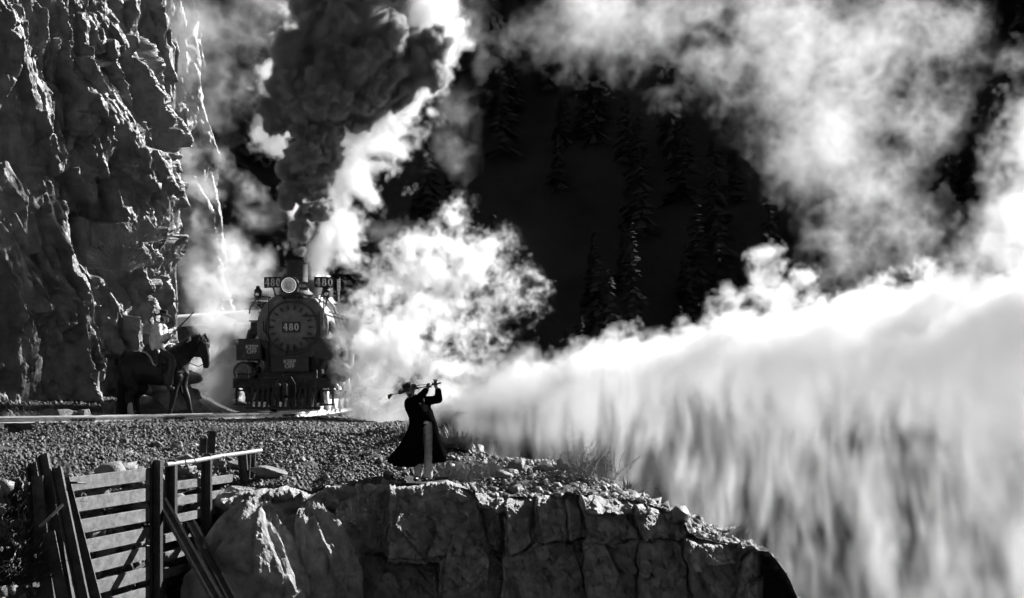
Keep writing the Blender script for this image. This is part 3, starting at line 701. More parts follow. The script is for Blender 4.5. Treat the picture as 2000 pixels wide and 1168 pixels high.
# boiler, bands, firebox
bo = B('boiler', MB().lathe([(0, 2.88), (.96, 2.88), (.97, 5.2), (1.03, 6.6), (1.06, 10.1), (0, 10.1)], (0, 0, ZC), AY, 48), 'jacket')
for y, r in ((2.95, .975), (3.7, .98), (4.5, .985), (5.3, .99), (6.1, 1.02), (7.0, 1.05), (8.0, 1.06), (9.0, 1.07)):
    B('boiler_band', MB().lathe([(r - .02, y), (r, y), (r, y + .07), (r - .02, y + .07)], (0, 0, ZC), AY, 48), 'brass', bo)
# domes, bell, whistle, valves, turret
B('sand_dome', MB().lathe([(.58, -.12), (.50, .0), (.46, .10), (.46, .52), (.40, .66), (.24, .76), (.10, .80), (0, .81)], (0, 3.6, ZC + .92), (0, 0, 1), 28), 'jacket')
B('steam_dome', MB().lathe([(.62, -.12), (.52, .0), (.48, .10), (.48, .56), (.41, .72), (.25, .82), (.10, .86), (0, .87)], (0, 5.6, ZC + .95), (0, 0, 1), 28), 'jacket')
be = B('bell', MB().lathe([(.20, 0), (.19, .05), (.13, .16), (.11, .26), (.04, .32), (0, .33)], (0, 4.6, ZC + 1.05), (0, 0, 1), 20), 'brass'); B('bell_yoke', MB().tube([(-.24, 4.6, ZC + .95), (-.24, 4.6, ZC + 1.3), (0, 4.6, ZC + 1.46), (.24, 4.6, ZC + 1.3), (.24, 4.6, ZC + .95)], .025), 'iron', be)
for x in (-.16, .0, .16): B('safety_valve', MB().lathe([(.05, 0), (.05, .18), (.065, .2), (.065, .28), (.03, .33)], (x + .1, 6.8, ZC + 1.0), (0, 0, 1), 12), 'brass')
B('whistle', MB().lathe([(.03, 0), (.03, .35), (.055, .36), (.055, .7), (.02, .74)], (.42, 7.3, ZC + .95), (0, 0, 1), 12), 'brass')
# cylinders with valve chests and KEEP OFF covers
for sx in (-1, 1):
    cy = B('cylinder', MB().lathe([(0, .62), (.10, .60), (.27, .64), (.29, .68), (.29, 1.75), (0, 1.75)], (sx * 1.22, 0, 1.06), AY, 28).box((sx * 1.12, 1.2, 1.58), (.62, 1.0, .42)), 'grime')
    B('cylinder_head', MB().lathe([(0, .54), (.06, .545), (.12, .575), (.22, .60), (.22, .63), (0, .63)], (sx * 1.22, 0, 1.06), AY, 28), 'graphite', cy)
    for k in range(12): a = k * math.pi / 6; B('cover_bolt', MB().ball((sx * 1.22 + .245 * math.cos(a), .635, 1.06 + .245 * math.sin(a)), .018, 6), 'grime', cy)
    B('valve_cover', MB().box((sx * 1.07, .66, 1.66), (.60, .05, .50)).box((sx * 1.07, .72, 1.93), (.64, .26, .03)), 'iron', cy, False)
    if sx < 0: text(cy, 'KEEP\nOFF', .155, (sx * 1.0, .63, 1.66), bold=.003)
B('saddle', MB().box((0, 1.9, 1.15), (1.5, 1.5, 1.1)).box((0, 1.1, .82), (1.7, .8, .34)), 'iron', smooth=False)
# smokebox step with KEEP OFF
wb = B('warning_board', MB().box((0, .75, 1.26), (1.02, .04, .38)).box((0, .9, 1.46), (1.06, .34, .03)), 'iron', smooth=False, bevel=.005); text(wb, 'KEEP\nOFF', .155, (0, .725, 1.27), bold=.003)
for a_, b_ in (((.52, .75, 1.15), (.80, .5, 1.3)), ((.9, .3, .95), (.78, .9, 1.5)), ((-.9, .3, .95), (-.78, .9, 1.5))): B('brace', MB().tube([a_, b_], .032), 'steel')
# running boards
for sx in (-1, 1): B('running_board', MB().box((sx * 1.2, 5.6, 1.72), (.5, 7.6, .05)), 'iron', smooth=False)
# pilot beam, hand rail, pilot of vertical slats, foot boards and stirrups
pb = B('pilot_beam', MB().box((0, 0, .76), (2.70, .28, .26)), 'grime', smooth=False, bevel=.01)
B('handrail', MB().tube([(-1.22, -.16, .80), (-1.22, -.2, 1.0), (1.2, -.2, 1.0), (1.2, -.16, .80)], .016), 'iron', pb)
slat = MB().bar((0, -.12, .66), (0, -.34, .14), .075, .03, up=(0, 1, 0)).mesh('pilot_slat'); slat.materials.append(M['grime'])
for k in range(13): o = link('pilot_slat', slat, None, LOCO); o.location = (-.84 + k * .14, 0, 0)
B('pilot_foot', MB().box((0, -.34, .115), (1.95, .14, .07)), 'grime', smooth=False); B('pilot_cross_bar', MB().box((0, -.10, .63), (1.9, .06, .07)), 'grime', smooth=False)
for sx in (-1, 1):
    x = sx * 1.12
    B('step', MB().bar((x - .15, -.06, .66), (x - .15, -.10, .22), .05, .03).bar((x + .15, -.06, .66), (x + .15, -.10, .22), .05, .03).box((x, -.12, .2), (.40, .2, .045)), 'grime', smooth=False)
cp = B('coupler', MB().box((0, -.42, .60), (.30, .55, .28)).box((-.07, -.72, .60), (.14, .2, .30)).box((.12, -.70, .60), (.10, .24, .30)), 'grime', smooth=False, bevel=.02)
B('coupler_pocket', MB().box((0, -.16, .62), (.44, .1, .50)), 'grime', cp, False)
B('air_hose', MB().tube([(.16, -.2, .86), (.22, -.42, .90), (.34, -.55, .74), (.36, -.56, .52), (.30, -.5, .42), (.2, -.5, .46)], .032), 'steel', cp); B('chain', MB().tube([(-.02, -.2, 1.0), (.02, -.42, .92), (.0, -.6, .76)], .02), 'steel', cp)
B('uncoupling_lever', MB().tube([(-1.25, -.18, .84), (-.55, -.2, .88), (-.1, -.25, .88), (0, -.4, .80)], .016), 'iron', pb)
B('flag_holder', MB().tube([(-.95, -.1, .88), (-.95, -.1, 1.12)], .02).tube([(-1.25, -.1, .88), (-1.3, -.12, 1.06)], .018).tube([(.85, -.1, .88), (.85, -.1, 1.12)], .02), 'brass', pb)
# pipes, lines and small fittings of the front end
B('train_line_pipe', MB().tube([(-1.3, .1, .58), (-.9, -.02, .56), (-.3, -.05, .55), (-.12, -.2, .58)], .022), 'grime'); B('train_line_pipe', MB().tube([(1.3, .1, .58), (.9, -.02, .56), (.4, -.05, .55), (.3, -.2, .58)], .022), 'grime')
B('conduit', MB().tube([(.26, .9, ZC + .86), (.4, 1.08, ZC + .80), (.56, 1.1, ZC + .72), (.66, 1.1, ZC + .80), (.8, 1.12, ZC + .66)], .013), 'brass'); B('conduit', MB().tube([(-.1, .98, ZC - .5), (-.14, 1.0, ZC - .7), (-.12, .85, ZC - .82)], .016), 'iron'); B('conduit', MB().tube([(.06, .98, ZC - .5), (.1, 1.0, ZC - .72), (.1, .85, ZC - .84)], .016), 'iron')
for x in (-1.2, -.9, -.62, -.35, .35, .62, .9, 1.2):
    for z in (.70, .82): B('beam_bolt', MB().ball((x, -.145, z), .022, 6), 'steel', pb)
B('steam_pipe', MB().tube([(-.92, 1.6, ZC + .1), (-1.16, 1.5, ZC - .15), (-1.2, 1.3, 1.8)], .13), 'iron'); B('steam_pipe', MB().tube([(.92, 1.6, ZC + .1), (1.16, 1.5, ZC - .15), (1.2, 1.3, 1.8)], .13), 'iron')
B('lubricator', MB().box((-1.02, 1.5, ZC - .02), (.30, .3, .34)).box((-1.02, 1.5, ZC + .18), (.38, .36, .03)), 'grime', smooth=False, bevel=.01)
B('grab_iron', MB().tube([(-.42, 1.02, ZC + .62), (-.3, .98, ZC + .72), (.3, .98, ZC + .72), (.42, 1.02, ZC + .62)], .014), 'brass', door)
B('lifting_hook', MB().tube([(.05, .72, 1.06), (.05, .55, 1.02), (.06, .45, .92), (.0, .42, .84)], .02), 'steel')
# air pump on the river side
ap = B('air_pump', MB().lathe([(.17, 0), (.20, .02), (.20, .38), (.12, .42), (.12, .52), (.22, .55), (.22, .95), (.16, .99), (.05, 1.02)], (1.34, 3.3, 1.62), (0, 0, 1), 20), 'iron')
for k in range(7): B('cooling_fin', MB().lathe([(.20, 0), (.245, .005), (.245, .02), (.20, .025)], (1.34, 3.3, 1.67 + k * .05), (0, 0, 1), 20), 'brass', ap)
B('steam_pipe', MB().tube([(1.34, 3.3, 1.62), (1.34, 3.25, 1.3), (1.2, 3.1, 1.1), (1.3, 2.9, .6), (1.25, 2.9, .35)], .06), 'rail')
# driving wheels and rods
for y in (4.1, 5.4, 6.7, 8.0):
    for sx in (-1, 1):
        w = B('driving_wheel', MB().lathe([(.12, 0), (.14, .16), (.10, .16), (.09, .03), (.42, .03), (.44, .1), (.50, .1), (.54, .0), (.54, -.03)], (sx * .50, y, .56), (sx, 0, 0), 32), 'iron')
        B('tyre', MB().lathe([(.50, .0), (.56, .0), (.56, .11), (.50, .11)], (sx * .50, y, .56), (sx, 0, 0), 32), 'rail', w)
for sx in (-1, 1):
    B('side_rod', MB().bar((sx * .74, 4.0, .5), (sx * .74, 8.1, .5), .06, .13), 'steel', smooth=False); B('main_rod', MB().bar((sx * .9, 2.0, 1.06), (sx * .82, 6.7, .5), .06, .13), 'steel', smooth=False)
    B('pilot_wheel', MB().lathe([(.05, 0), (.34, .02), (.37, -.03), (.33, .1), (.1, .1)], (sx * .47, 1.1, .35), (sx, 0, 0), 24), 'iron')
B('frame', MB().box((0, 5.6, .75), (.7, 9.5, .5)).box((0, 10.4, .9), (1.6, 2.4, .5)), 'iron', smooth=False)
# cab with front windows
cab = B('cab', MB().box((0, 11.2, 2.25), (2.9, 1.9, 1.9)), 'iron', smooth=False)
rf = []
for k in range(13):
    a = -1 + 2 * k / 12; rf.append((a * 1.62, 3.20 + .42 * math.sqrt(max(0, 1 - (a * .96) ** 2))))
V = [(x, y, z) for y in (9.95, 12.9) for x, z in rf] + [(x, y, z - .05) for y in (9.95, 12.9) for x, z in rf]; n = 13
Fs = [(i, i + 1, n + i + 1, n + i) for i in range(n - 1)] + [(2 * n + i + 1, 2 * n + i, 3 * n + i, 3 * n + i + 1) for i in range(n - 1)] + [(i + 1, i, 2 * n + i, 2 * n + i + 1) for i in range(n - 1)] + [(n + i, n + i + 1, 3 * n + i + 1, 3 * n + i) for i in range(n - 1)]
B('roof', MB().add(V, Fs), 'jacket', cab)
for sx in (-1, 1):
    w = B('window', MB().box((sx * 1.2, 10.235, 2.75), (.36, .03, .6)), 'lamp' if False else 'brass', cab, False); B('window_frame', MB().box((sx * 1.2, 10.22, 3.07), (.42, .05, .05)).box((sx * 1.2, 10.22, 2.43), (.42, .05, .05)).box((sx * 1.2 - .2, 10.22, 2.75), (.05, .05, .68)).box((sx * 1.2 + .2, 10.22, 2.75), (.05, .05, .68)), 'iron', cab, False)

# ------------------------------------------------------------------ tender close behind, carriage further back where the line bends away behind the cliff
TEN = empty('tender', (-5.45, 59.2, RT), 'dark tender coupled behind the locomotive cab, mostly veiled by steam', 'tender', rz=math.radians(0))
B('tank', MB().box((0, 3.0, 1.75), (2.6, 6.0, 1.7)), 'iron', TEN, False, .03); 
for sx in (-1.2, 1.2): B('coal_board', MB().box((sx, 2.5, 2.9), (.08, 4.0, .6)), 'iron', TEN, False)
for y in (1.2, 2.4, 4.2, 5.4):
    for sx in (-1, 1): B('wheel', MB().lathe([(.05, 0), (.34, .02), (.37, -.03), (.33, .1), (.1, .1)], (sx * .47, y, .37), (sx, 0, 0), 20), 'iron', TEN)
B('frame', MB().box((0, 3.0, .75), (2.2, 6.2, .25)), 'iron', TEN, False)
CAR = empty('railway_carriage', (-10.55, 70.5, RT), 'pale roofed railway carriage showing through steam between cliff and locomotive', 'railway carriage', rz=math.radians(38))
B('body', MB().box((0, 5.0, 2.05), (2.6, 10.0, 2.3)), 'grime', CAR, False)
rf = [(math.sin(a) * 1.5, 3.15 + .62 * math.cos(a) ** .8) for a in [math.pi * (k / 14 - .5) * .999 for k in range(15)]]; n = 15
V = [(x, y, z) for y in (-.5, 10.5) for x, z in rf]; Fs = [(i, i + 1, n + i + 1, n + i) for i in range(n - 1)] + [tuple(range(n - 1, -1, -1)), tuple(range(n, 2 * n))]
rr = B('roof', MB().add(V, Fs), 'white', CAR); B('roof_rail', MB().tube([(-.9, -.4, 3.7), (-.5, -.4, 4.15), (1.0, -.4, 4.15), (1.0, -.4, 3.6)], .03), 'brass', rr)
for k in range(6):
    w = B('window', MB().box((-1.305, 1.2 + k * 1.5, 2.45), (.03, .7, .8)), 'jacket', CAR, False)
for sx in (-.6, .6): B('end_window', MB().box((sx, -.005, 2.5), (.5, .03, .8)), 'jacket', CAR, False)
B('underframe', MB().box((0, 5, .75), (2.2, 10, .3)), 'iron', CAR, False)
for y in (1.2, 2.6, 7.4, 8.8):
    for sx in (-1, 1): B('wheel', MB().lathe([(.05, 0), (.34, .02), (.37, -.03), (.33, .1), (.1, .1)], (sx * .47, y, .37), (sx, 0, 0), 20), 'iron', CAR)
# ------------------------------------------------------------------ retaining fence: planks held by old rails used as posts and braces
FEN = empty('retaining_fence', (fence_x(29), 29, -4.2), 'plank retaining fence held by upright steel rails below the gravel bank', 'retaining fence')
finv = Matrix.Translation(-FEN.location)
def FP(y, z, off=0.0): return Vector((fence_x(y) + off, y, z))
def rail_bar(a, b, w=.16, up=(0, -1, 0)):
    """an old rail: foot, web and head as three bars"""
    a, b = Vector(a), Vector(b); d = (b - a).normalized(); n = d.cross(Vector((1, 0, 0))); n = Vector((1, -.15, 0)); n = (n - d * n.dot(d)).normalized()
    m = MB(); side = d.cross(n).normalized()
    def slab(o, t, wd):
        V = []
        for p in (a, b):
            for i, j in ((-1, -1), (1, -1), (1, 1), (-1, 1)): V.append(p + n * (o + i * t / 2) + side * (j * wd / 2))
        m.add(V, [(0, 1, 2, 3), (7, 6, 5, 4), (4, 5, 1, 0), (5, 6, 2, 1), (6, 7, 3, 2), (7, 4, 0, 3)])
    slab(-.06, .03, w); slab(0, .12, .035); slab(.07, .045, w * .6)
    return m
pl = random.Random(3)
# first panel: seven planks between the leaning bundle and the stout post
for k in range(8):
    z = -1.50 - k * .335 + pl.uniform(-.012, .012); y0 = 25.75 + max(0, k - 2) * .0
    MB().bar(FP(25.5, z - .02 + pl.uniform(-.02, .02), .0), FP(28.9, z + pl.uniform(-.02, .02), .0), .055, .215).build('plank', M['plank'], FEN, inv=finv, bevel=.008)
for k in range(6):
    z = -1.76 - k * .30 + pl.uniform(-.015, .015)
    MB().bar(FP(29.5, z, .0), FP(32.6 - .35 * max(0, k - 1), z + pl.uniform(-.02, .03), .0), .055, .15).build('plank', M['plank'], FEN, inv=finv, bevel=.008)
# posts
for y, top, bot, w in ((28.95, -1.28, -4.6, .22), (29.55, -1.30, -2.5, .22), (31.1, -1.26, -2.75, .17), (32.8, -1.25, -2.2, .10), (33.05, -1.35, -2.15, .09), (33.3, -1.3, -2.2, .09), (25.45, -1.48, -4.5, .2)):
    rail_bar(FP(y, bot, .10 + (pl.uniform(-.06, .1) if w < .12 else 0)), FP(y, top, .10), w).build('post', M['steel'], FEN, inv=finv)
# braces leaning out towards the camera
for (px, py, Y), (qx, qy, Y2), w in (((306, 962, 29.6), (425, 1175, 26.8), .17), ((372, 1022, 30.6), (455, 1178, 28.6), .19)):
    rail_bar(W(qx, qy, Y2), W(px, py, Y), w).build('brace', M['steel'], FEN, inv=finv)
# top pipe with wire ties
tp = MB().tube([FP(29.2, -1.37, .16), FP(30.4, -1.36, .17), FP(31.5, -1.33, .16), FP(33.6, -1.30, .18)], .042, 10).build('top_pipe', M['pipe'], FEN, True, inv=finv)
for y in (29.9, 30.3, 31.6, 31.75, 32.9, 33.1):
    c = FP(y, -1.35, .16); MB().tube([c + Vector((0, .02 * math.sin(a), 0)) + Vector((math.cos(a) * .06, 0, math.sin(a) * .07 - .02)) for a in [i * .7 for i in range(10)]], .009, 5).build('wire_tie', M['steel'], FEN, inv=finv)
# leaning bundle of old rails and rods at the near end, lashed with wire
for (px, py, Y), (qx, qy, Y2), w in (((82, 888, 25.2), (135, 1190, 24.6), .14), ((108, 915, 25.0), (165, 1190, 24.3), .12), ((62, 905, 25.6), (100, 1190, 25.2), .2), ((38, 930, 26.0), (60, 1190, 25.6), .22), ((124, 935, 25.3), (190, 1190, 24.4), .06), ((72, 930, 24.8), (92, 1190, 24.6), .05), ((95, 1040, 24.5), (125, 1190, 24.2), .05)):
    rail_bar(W(qx, qy, Y2), W(px, py, Y), w).build('leaning_rail', M['steel'], FEN, inv=finv)
MB().tube([W(78, 1028, 24.3), W(100, 1008, 24.2), W(123, 985, 24.3)], .022, 6).build('tie_bar', M['pipe'], FEN, inv=finv)
MB().tube([W(120, 942, 25), W(150, 943, 25), W(168, 944, 25.3)], .018, 6).build('tie_bar', M['steel'], FEN, inv=finv)
# broken post stubs above the fence
for nm, px, py, top, Y, w, lb in (('post_stub', 413, 880, 846, 34.2, .14, 'dark square post stub standing in gravel above the fence'), ('post_stub', 396, 893, 860, 34.0, .13, 'shorter dark post stub beside the tallest stub above the fence')):
    a, b = W(px, py, Y), W(px, top, Y); o = MB().box((0, 0, 0), (w, w, (b - a).length + .1)).build(nm, M['steel'], None, bevel=.01); o.location = (a + b) / 2; o.rotation_euler = (.04, .06, .4)
    tag(o, lb, 'post', 'post stubs in the gravel bank')
# ------------------------------------------------------------------ organic bodies: capsules and balls fused into one skin
def fuse(mb, name, material, voxel, parent=None, inv=None, smooth_it=6, fac=.5):
    if inv is not None: mb.v = [tuple(inv @ Vector(p)) for p in mb.v]
    me = mb.mesh(name); t = bpy.data.objects.new(name, me); COL.objects.link(t)
    r = t.modifiers.new('r', 'REMESH'); r.mode = 'VOXEL'; r.voxel_size = voxel
    s = t.modifiers.new('s', 'SMOOTH'); s.iterations = smooth_it; s.factor = fac
    m2 = bpy.data.meshes.new_from_object(t.evaluated_get(bpy.context.evaluated_depsgraph_get())); m2.name = name
    bpy.data.objects.remove(t); bpy.data.meshes.remove(me); m2.materials.clear()
    return link(name, m2, material, parent, smooth=True)
def limb(mb, pts, rs, n=12):
    for p, r in zip(pts, rs): mb.ball(p, r, n)
    for (a, b), (r0, r1) in zip(zip(pts[:-1], pts[1:]), zip(rs[:-1], rs[1:])): mb.tube([a, b], r0, n, r2=r1)
    return mb
def hat(name, c, tilt, crown_r, crown_h, brim_r, parent, inv, material, turn=0.0):
    mb = MB().lathe([(brim_r * .96, .012), (brim_r, .004), (brim_r * .98, -.006), (crown_r * 1.02, -.002), (crown_r * 1.02, .012), (crown_r, .05), (crown_r * .93, crown_h * .92), (crown_r * .75, crown_h), (crown_r * .3, crown_h * .86), (0, crown_h * .84)], (0, 0, 0), (0, 0, 1), 28)
    R = Matrix.Rotation(turn, 4, 'Z') @ Matrix.Rotation(tilt, 4, 'Y')
    for i, v in enumerate(mb.v):
        p = Vector(v); rr = math.hypot(p.x, p.y)
        if rr > crown_r * 1.1: p.z += .03 * abs(p.y / brim_r) ** 2 - .02 * abs(p.x / brim_r) ** 2
        mb.v[i] = tuple(R @ p + Vector(c))
    o = mb.build(name, material, parent, True, 50, inv=inv)
    b = MB().lathe([(crown_r * 1.03, .012), (crown_r * 1.035, .045), (crown_r * .99, .046)], (0, 0, 0), (0, 0, 1), 28); b.v = [tuple(R @ Vector(v) + Vector(c)) for v in b.v]
    b.build('hat_band', M['leather'], o, True, inv=inv)
    return o
def finger_hand(mb, wrist, direction, palm_n, size=.19, curl=.9):
    """palm, four bent fingers of unequal length and a thumb from the side of the palm"""
    d = Vector(direction).normalized(); n = Vector(palm_n); n = (n - d * n.dot(d)).normalized(); s = d.cross(n); w = Vector(wrist); k = size / .19
    mb.tube([w, w + d * .05 * k, w + d * .095 * k], [.026 * k, .04 * k, .042 * k], 8, sq=.5)
    for i, (o, L) in enumerate(((-.030, .066), (-.010, .076), (.011, .072), (.031, .056))):
        a = w + d * .09 * k + s * o * k; b = a + (d * math.cos(curl * .5) + n * math.sin(curl * .5)) * L * .45 * k
        c = b + (d * math.cos(curl * 1.4) + n * math.sin(curl * 1.4)) * L * .35 * k; e = c + (d * math.cos(curl * 2.1) + n * math.sin(curl * 2.1)) * L * .25 * k
        mb.tube([a, b, c, e], [.0098 * k, .0092 * k, .0085 * k, .007 * k], 6)
    a = w + d * .03 * k - s * .032 * k; b = a + (d * .6 - s * .7 + n * .3).normalized() * .035 * k; c = b + (d * .7 + n * .7).normalized() * .03 * k
    mb.tube([a, b, c], [.012 * k, .0105 * k, .0085 * k], 6)
    return mb

# ------------------------------------------------------------------ the golfer on the ledge
GY0 = 33.0
def G(px, py, dy=0.0): return W(px, py, GY0 + dy) if dy == 0 else Vector((W(px, py, GY0).x, GY0 + dy, W(px, py, GY0).z))
gbase = G(830, 938)
golfer = MB()
limb(golfer, [G(802, 766), G(803, 772)], [.098, .075]); golfer.ball(G(801, 763), .108, 14, (.86, .95, 1.12)); golfer.ball(G(801, 774, -.05), .05, 10)
golfer.ball(G(800.5, 767, -.105), .02, 8, (.8, 1.1, 1.3)); golfer.ball(G(798, 765.5, -.085), .018, 8); golfer.ball(G(804, 765, -.085), .018, 8); golfer.ball(G(810.5, 767, 0), .025, 8, (.5, 1, 1.3))
limb(golfer, [G(804, 774), G(808, 781)], [.06, .075]); limb(golfer, [G(800, 787), G(828, 784)], [.10, .10])
limb(golfer, [G(812, 790), G(818, 806), G(823, 822)], [.155, .15, .14]); limb(golfer, [G(817, 824), G(834, 824)], [.12, .12])
limb(golfer, [G(817, 826, .03), G(815, 880, .06), G(816, 928, .07)], [.095, .07, .05]); limb(golfer, [G(835, 826), G(836.5, 880, -.03), G(836, 930, 0)], [.095, .07, .05])
limb(golfer, [G(800, 786, -.05), G(817, 778, -.22), G(835, 760, -.14)], [.065, .055, .042]); limb(golfer, [G(832, 782, 0), G(857, 780, -.05), G(855, 760, -.04), G(851, 753, -.06)], [.065, .055, .045, .04])
pg = fuse(golfer, 'person', M['skin'], .016, inv=Matrix.Translation(-gbase)); pg.location = gbase
tag(pg, 'golfer in a long black coat and hat finishing a swing on the rock ledge', 'person')
gi_ = Matrix.Translation(-gbase)
coat = MB()
limb(coat, [G(801, 787), G(828, 784)], [.12, .125]); limb(coat, [G(806, 792), G(812, 800), G(822, 818)], [.17, .19, .20]); limb(coat, [G(820, 790), G(826, 800), G(828, 816)], [.16, .17, .185])
limb(coat, [G(800, 787, -.05), G(817, 780, -.22), G(832, 763, -.15)], [.095, .082, .066]); limb(coat, [G(832, 783, 0), G(857, 780, -.05), G(856, 763, -.04)], [.09, .08, .066])
limb(coat, [G(806, 776), G(818, 779, .05)], [.075, .075])
co = fuse(coat, 'coat', M['cloth'], .018, pg, gi_)
sec = [(800, 819, 24.0, .21), (816, 824, 24, .21), (826, 826, 25.5, .22), (840, 826, 28.5, .24), (855, 825, 34, .27), (870, 823.5, 41, .31), (885, 819, 49, .35), (897, 816.5, 54, .38), (905, 816, 55.5, .39)]
V = []; Fs = []; nT = 44
for i, (py, cx, rxp, ry) in enumerate(sec):
    g0, g1 = (827, 846) if py >= 822 else (833.5, 834.5)
    a0 = math.asin(max(-.98, min(.98, (g1 - cx) / rxp))); a1 = 2 * math.pi + math.asin(max(-.98, min(.98, (g0 - cx) / rxp)))
    fl = max(0, (py - 826) / 79.0)
    for k in range(nT):
        t = k / (nT - 1); a = a0 + (a1 - a0) * t; fold = 1 + fl * (.07 * math.sin(a * 7 + .6) + .04 * math.sin(a * 13))
        z = py + fl * fl * (4.0 * math.sin(a * 2.2 + 1) + (2 if math.sin(a) < 0 else -3))
        V.append(G(cx + rxp * fold * math.sin(a), z, -ry * fold * math.cos(a)))
for i in range(len(sec) - 1):
    for k in range(nT - 1): Fs.append((i * nT + k, i * nT + k + 1, (i + 1) * nT + k + 1, (i + 1) * nT + k))
sk = MB().add(V, Fs).build('coat_skirt', M['cloth'], co, True, 60, inv=gi_); so_ = sk.modifiers.new('thickness', 'SOLIDIFY'); so_.thickness = .014
for pts in ([G(812, 776, -.17), G(824, 792, -.24), G(829, 803, -.22)], [G(826, 777, -.13), G(829, 790, -.2), G(830, 803, -.2)]):
    MB().tube(pts, [.03, .035, .012], 6, sq=.4).build('lapel', M['felt'], co, True, inv=gi_)
MB().box(G(832, 797, -.21), (.10, .02, .13)).build('waistcoat_pocket', M['leather'], co, inv=gi_)
jn = MB(); limb(jn, [G(818, 824, .03), G(816, 870, .06), G(816.5, 928, .07)], [.12, .10, .078]); limb(jn, [G(835, 824), G(837.5, 855, -.03), G(838, 878, -.05), G(836.5, 930, 0)], [.125, .108, .095, .085]); limb(jn, [G(836, 924, -.01), G(836.5, 929, -.02)], [.092, .09])
fuse(jn, 'trousers', M['jeans'], .016, pg, gi_, 4)
MB().box(G(833, 825, -.15), (.10, .04, .06)).build('shirt_tail', M['white'], pg, inv=gi_, bevel=.01)
for px, dy in ((814.5, .07), (835, 0)):
    bt = MB(); limb(bt, [G(px + 1, 929, dy), G(px, 935.5, dy - .03), G(px - 3.5, 936, dy - .14)], [.062, .055, .042], 10); fuse(bt, 'boot', M['leather'], .014, pg, gi_, 3)
hat('hat', G(797.5, 761.5), -.30, .098, .135, .215, pg, gi_, M['felt'], .5)
MB().ball(G(801, 773.5, -.085), .042, 10, (.8, .6, 1)).build('beard', M['hair'], pg, True, inv=gi_); MB().ball(G(800.5, 769.8, -.098), .026, 8, (1.5, .5, .4)).build('moustache', M['hair'], pg, True, inv=gi_)
for px in (798, 804): MB().ball(G(px, 764.6, -.098), .009, 8).build('eye', M['hair'], pg, True, inv=gi_)
gl = MB(); c0, c1 = G(862, 747.5, -.08), G(762.6, 771.5, .16); axis = (c1 - c0).normalized()
for wr, pn in ((G(836, 758, -.14), (0, 1, .2)), (G(852, 754, -.06), (0, -1, .2))):
    tgt = c0 + axis * ((wr - c0).dot(axis)); finger_hand(gl, wr, (tgt + Vector((0, 0, .03)) - wr), axis.cross(Vector(pn)) + Vector(pn), .20, 1.0)
    gl.ball(tgt + Vector((0, 0, .005)), .052, 8)
gl.build('glove', M['leather'], pg, True, 60, inv=gi_)
club = MB().tube([c0, c0.lerp(c1, .25), c0.lerp(c1, .97)], [.013, .012, .006], 8); cb = club.build('golf_club', M['gun'], None, True)
tag(cb, 'golf club swung behind the golfer with its head hanging out at the left', 'golf club')
hd = MB(); limb(hd, [c1 + Vector((.02, 0, .01)), c1 + Vector((-.03, -.02, -.02)), c1 + Vector((-.035, -.03, -.055))], [.022, .04, .03], 10); h_ = fuse(hd, 'club_head', M['leather'], .01, cb)
MB().tube([c0, c0.lerp(c1, .22)], .016, 8).build('grip', M['leather'], cb, True)
k0, k1 = G(838, 750.5, -.20), G(812, 753, -.2)
c2 = MB().tube([k0, k1], .007, 8).build('golf_club', M['gun'], None, True); tag(c2, 'short golf club whose dark round head touches the brim of the golfer\'s hat', 'golf club')
hd = MB(); limb(hd, [k1, k1 + Vector((-.04, 0, -.01)), k1 + Vector((.0, .02, -.02))], [.04, .046, .045], 10); fuse(hd, 'club_head', M['leather'], .012, c2)
bx_ = MB().box((0, 0, 0), (.26, .2, .11)).build('wooden_block', M['leather'], None, bevel=.012); bx_.location = G(860, 936.5, .2); bx_.rotation_euler = (0, .03, .2)
tag(bx_, 'low dark wooden block lying on the ledge beside the golfer', 'block')

# ------------------------------------------------------------------ horse
HY = 43.0
def H(px, py, dy=0.0): return Vector((W(px, py, HY).x, HY + dy, W(px, py, HY).z))
hb = H(310, 817); hb.z = gz(hb.x, HY) + .0; hinv = Matrix.Translation(-hb); hz_ = HZ - hb.z * F / HY     # picture row of the ground there
horse = MB()
limb(horse, [H(262, 716), H(285, 719), H(312, 721), H(338, 717)], [.40, .39, .42, .38], 16)
horse.ball(H(256, 715), .42, 16, (.85, .8, 1)); horse.ball(H(344, 722), .36, 14, (.9, .8, 1.1)); horse.ball(H(352, 730), .26, 12, (.9, .9, 1))
limb(horse, [H(342, 704), H(356, 690), H(372, 676), H(386, 668)], [.36, .29, .235, .185], 14)
limb(horse, [H(388, 668), H(396, 678), H(401, 694), H(403, 708), H(402.5, 714)], [.165, .165, .125, .095, .085], 12); horse.ball(H(386, 690), .11, 10); horse.ball(H(404, 674, 0), .09, 10)
for sg in (-1, 1): limb(horse, [H(394, 664, .09 * sg), H(399, 655, .085 * sg)], [.05, .012], 8)
for sg, off in ((-1, 0), (1, 10)):
    dy = .2 * sg
    limb(horse, [H(254 + off, 722, dy), H(256 + off, 745, dy), H(266 + off, 757, dy), H(252 + off, 776, dy), H(257 + off, 798, dy), H(259 + off, hz_ - 5, dy)], [.30, .24, .15, .085, .062, .06], 12)
for sg, pts in ((-1, [(345, 735), (343, 755), (341, 776), (336, 797)]), (1, [(349, 735), (354, 757), (363, 777), (368, 797)])):
    dy = .19 * sg; ex = pts[-1][0] - 3 if sg < 0 else pts[-1][0] + 4
    limb(horse, [H(x, y, dy) for x, y in pts] + [H(ex, hz_ - 5, dy)], [.21, .125, .082, .058, .062], 12)
ho = fuse(horse, 'horse', M['hide'], .026, None, hinv, 5); ho.location = hb
tag(ho, 'dark bay horse standing on the track side with a rider, facing the locomotive', 'horse')
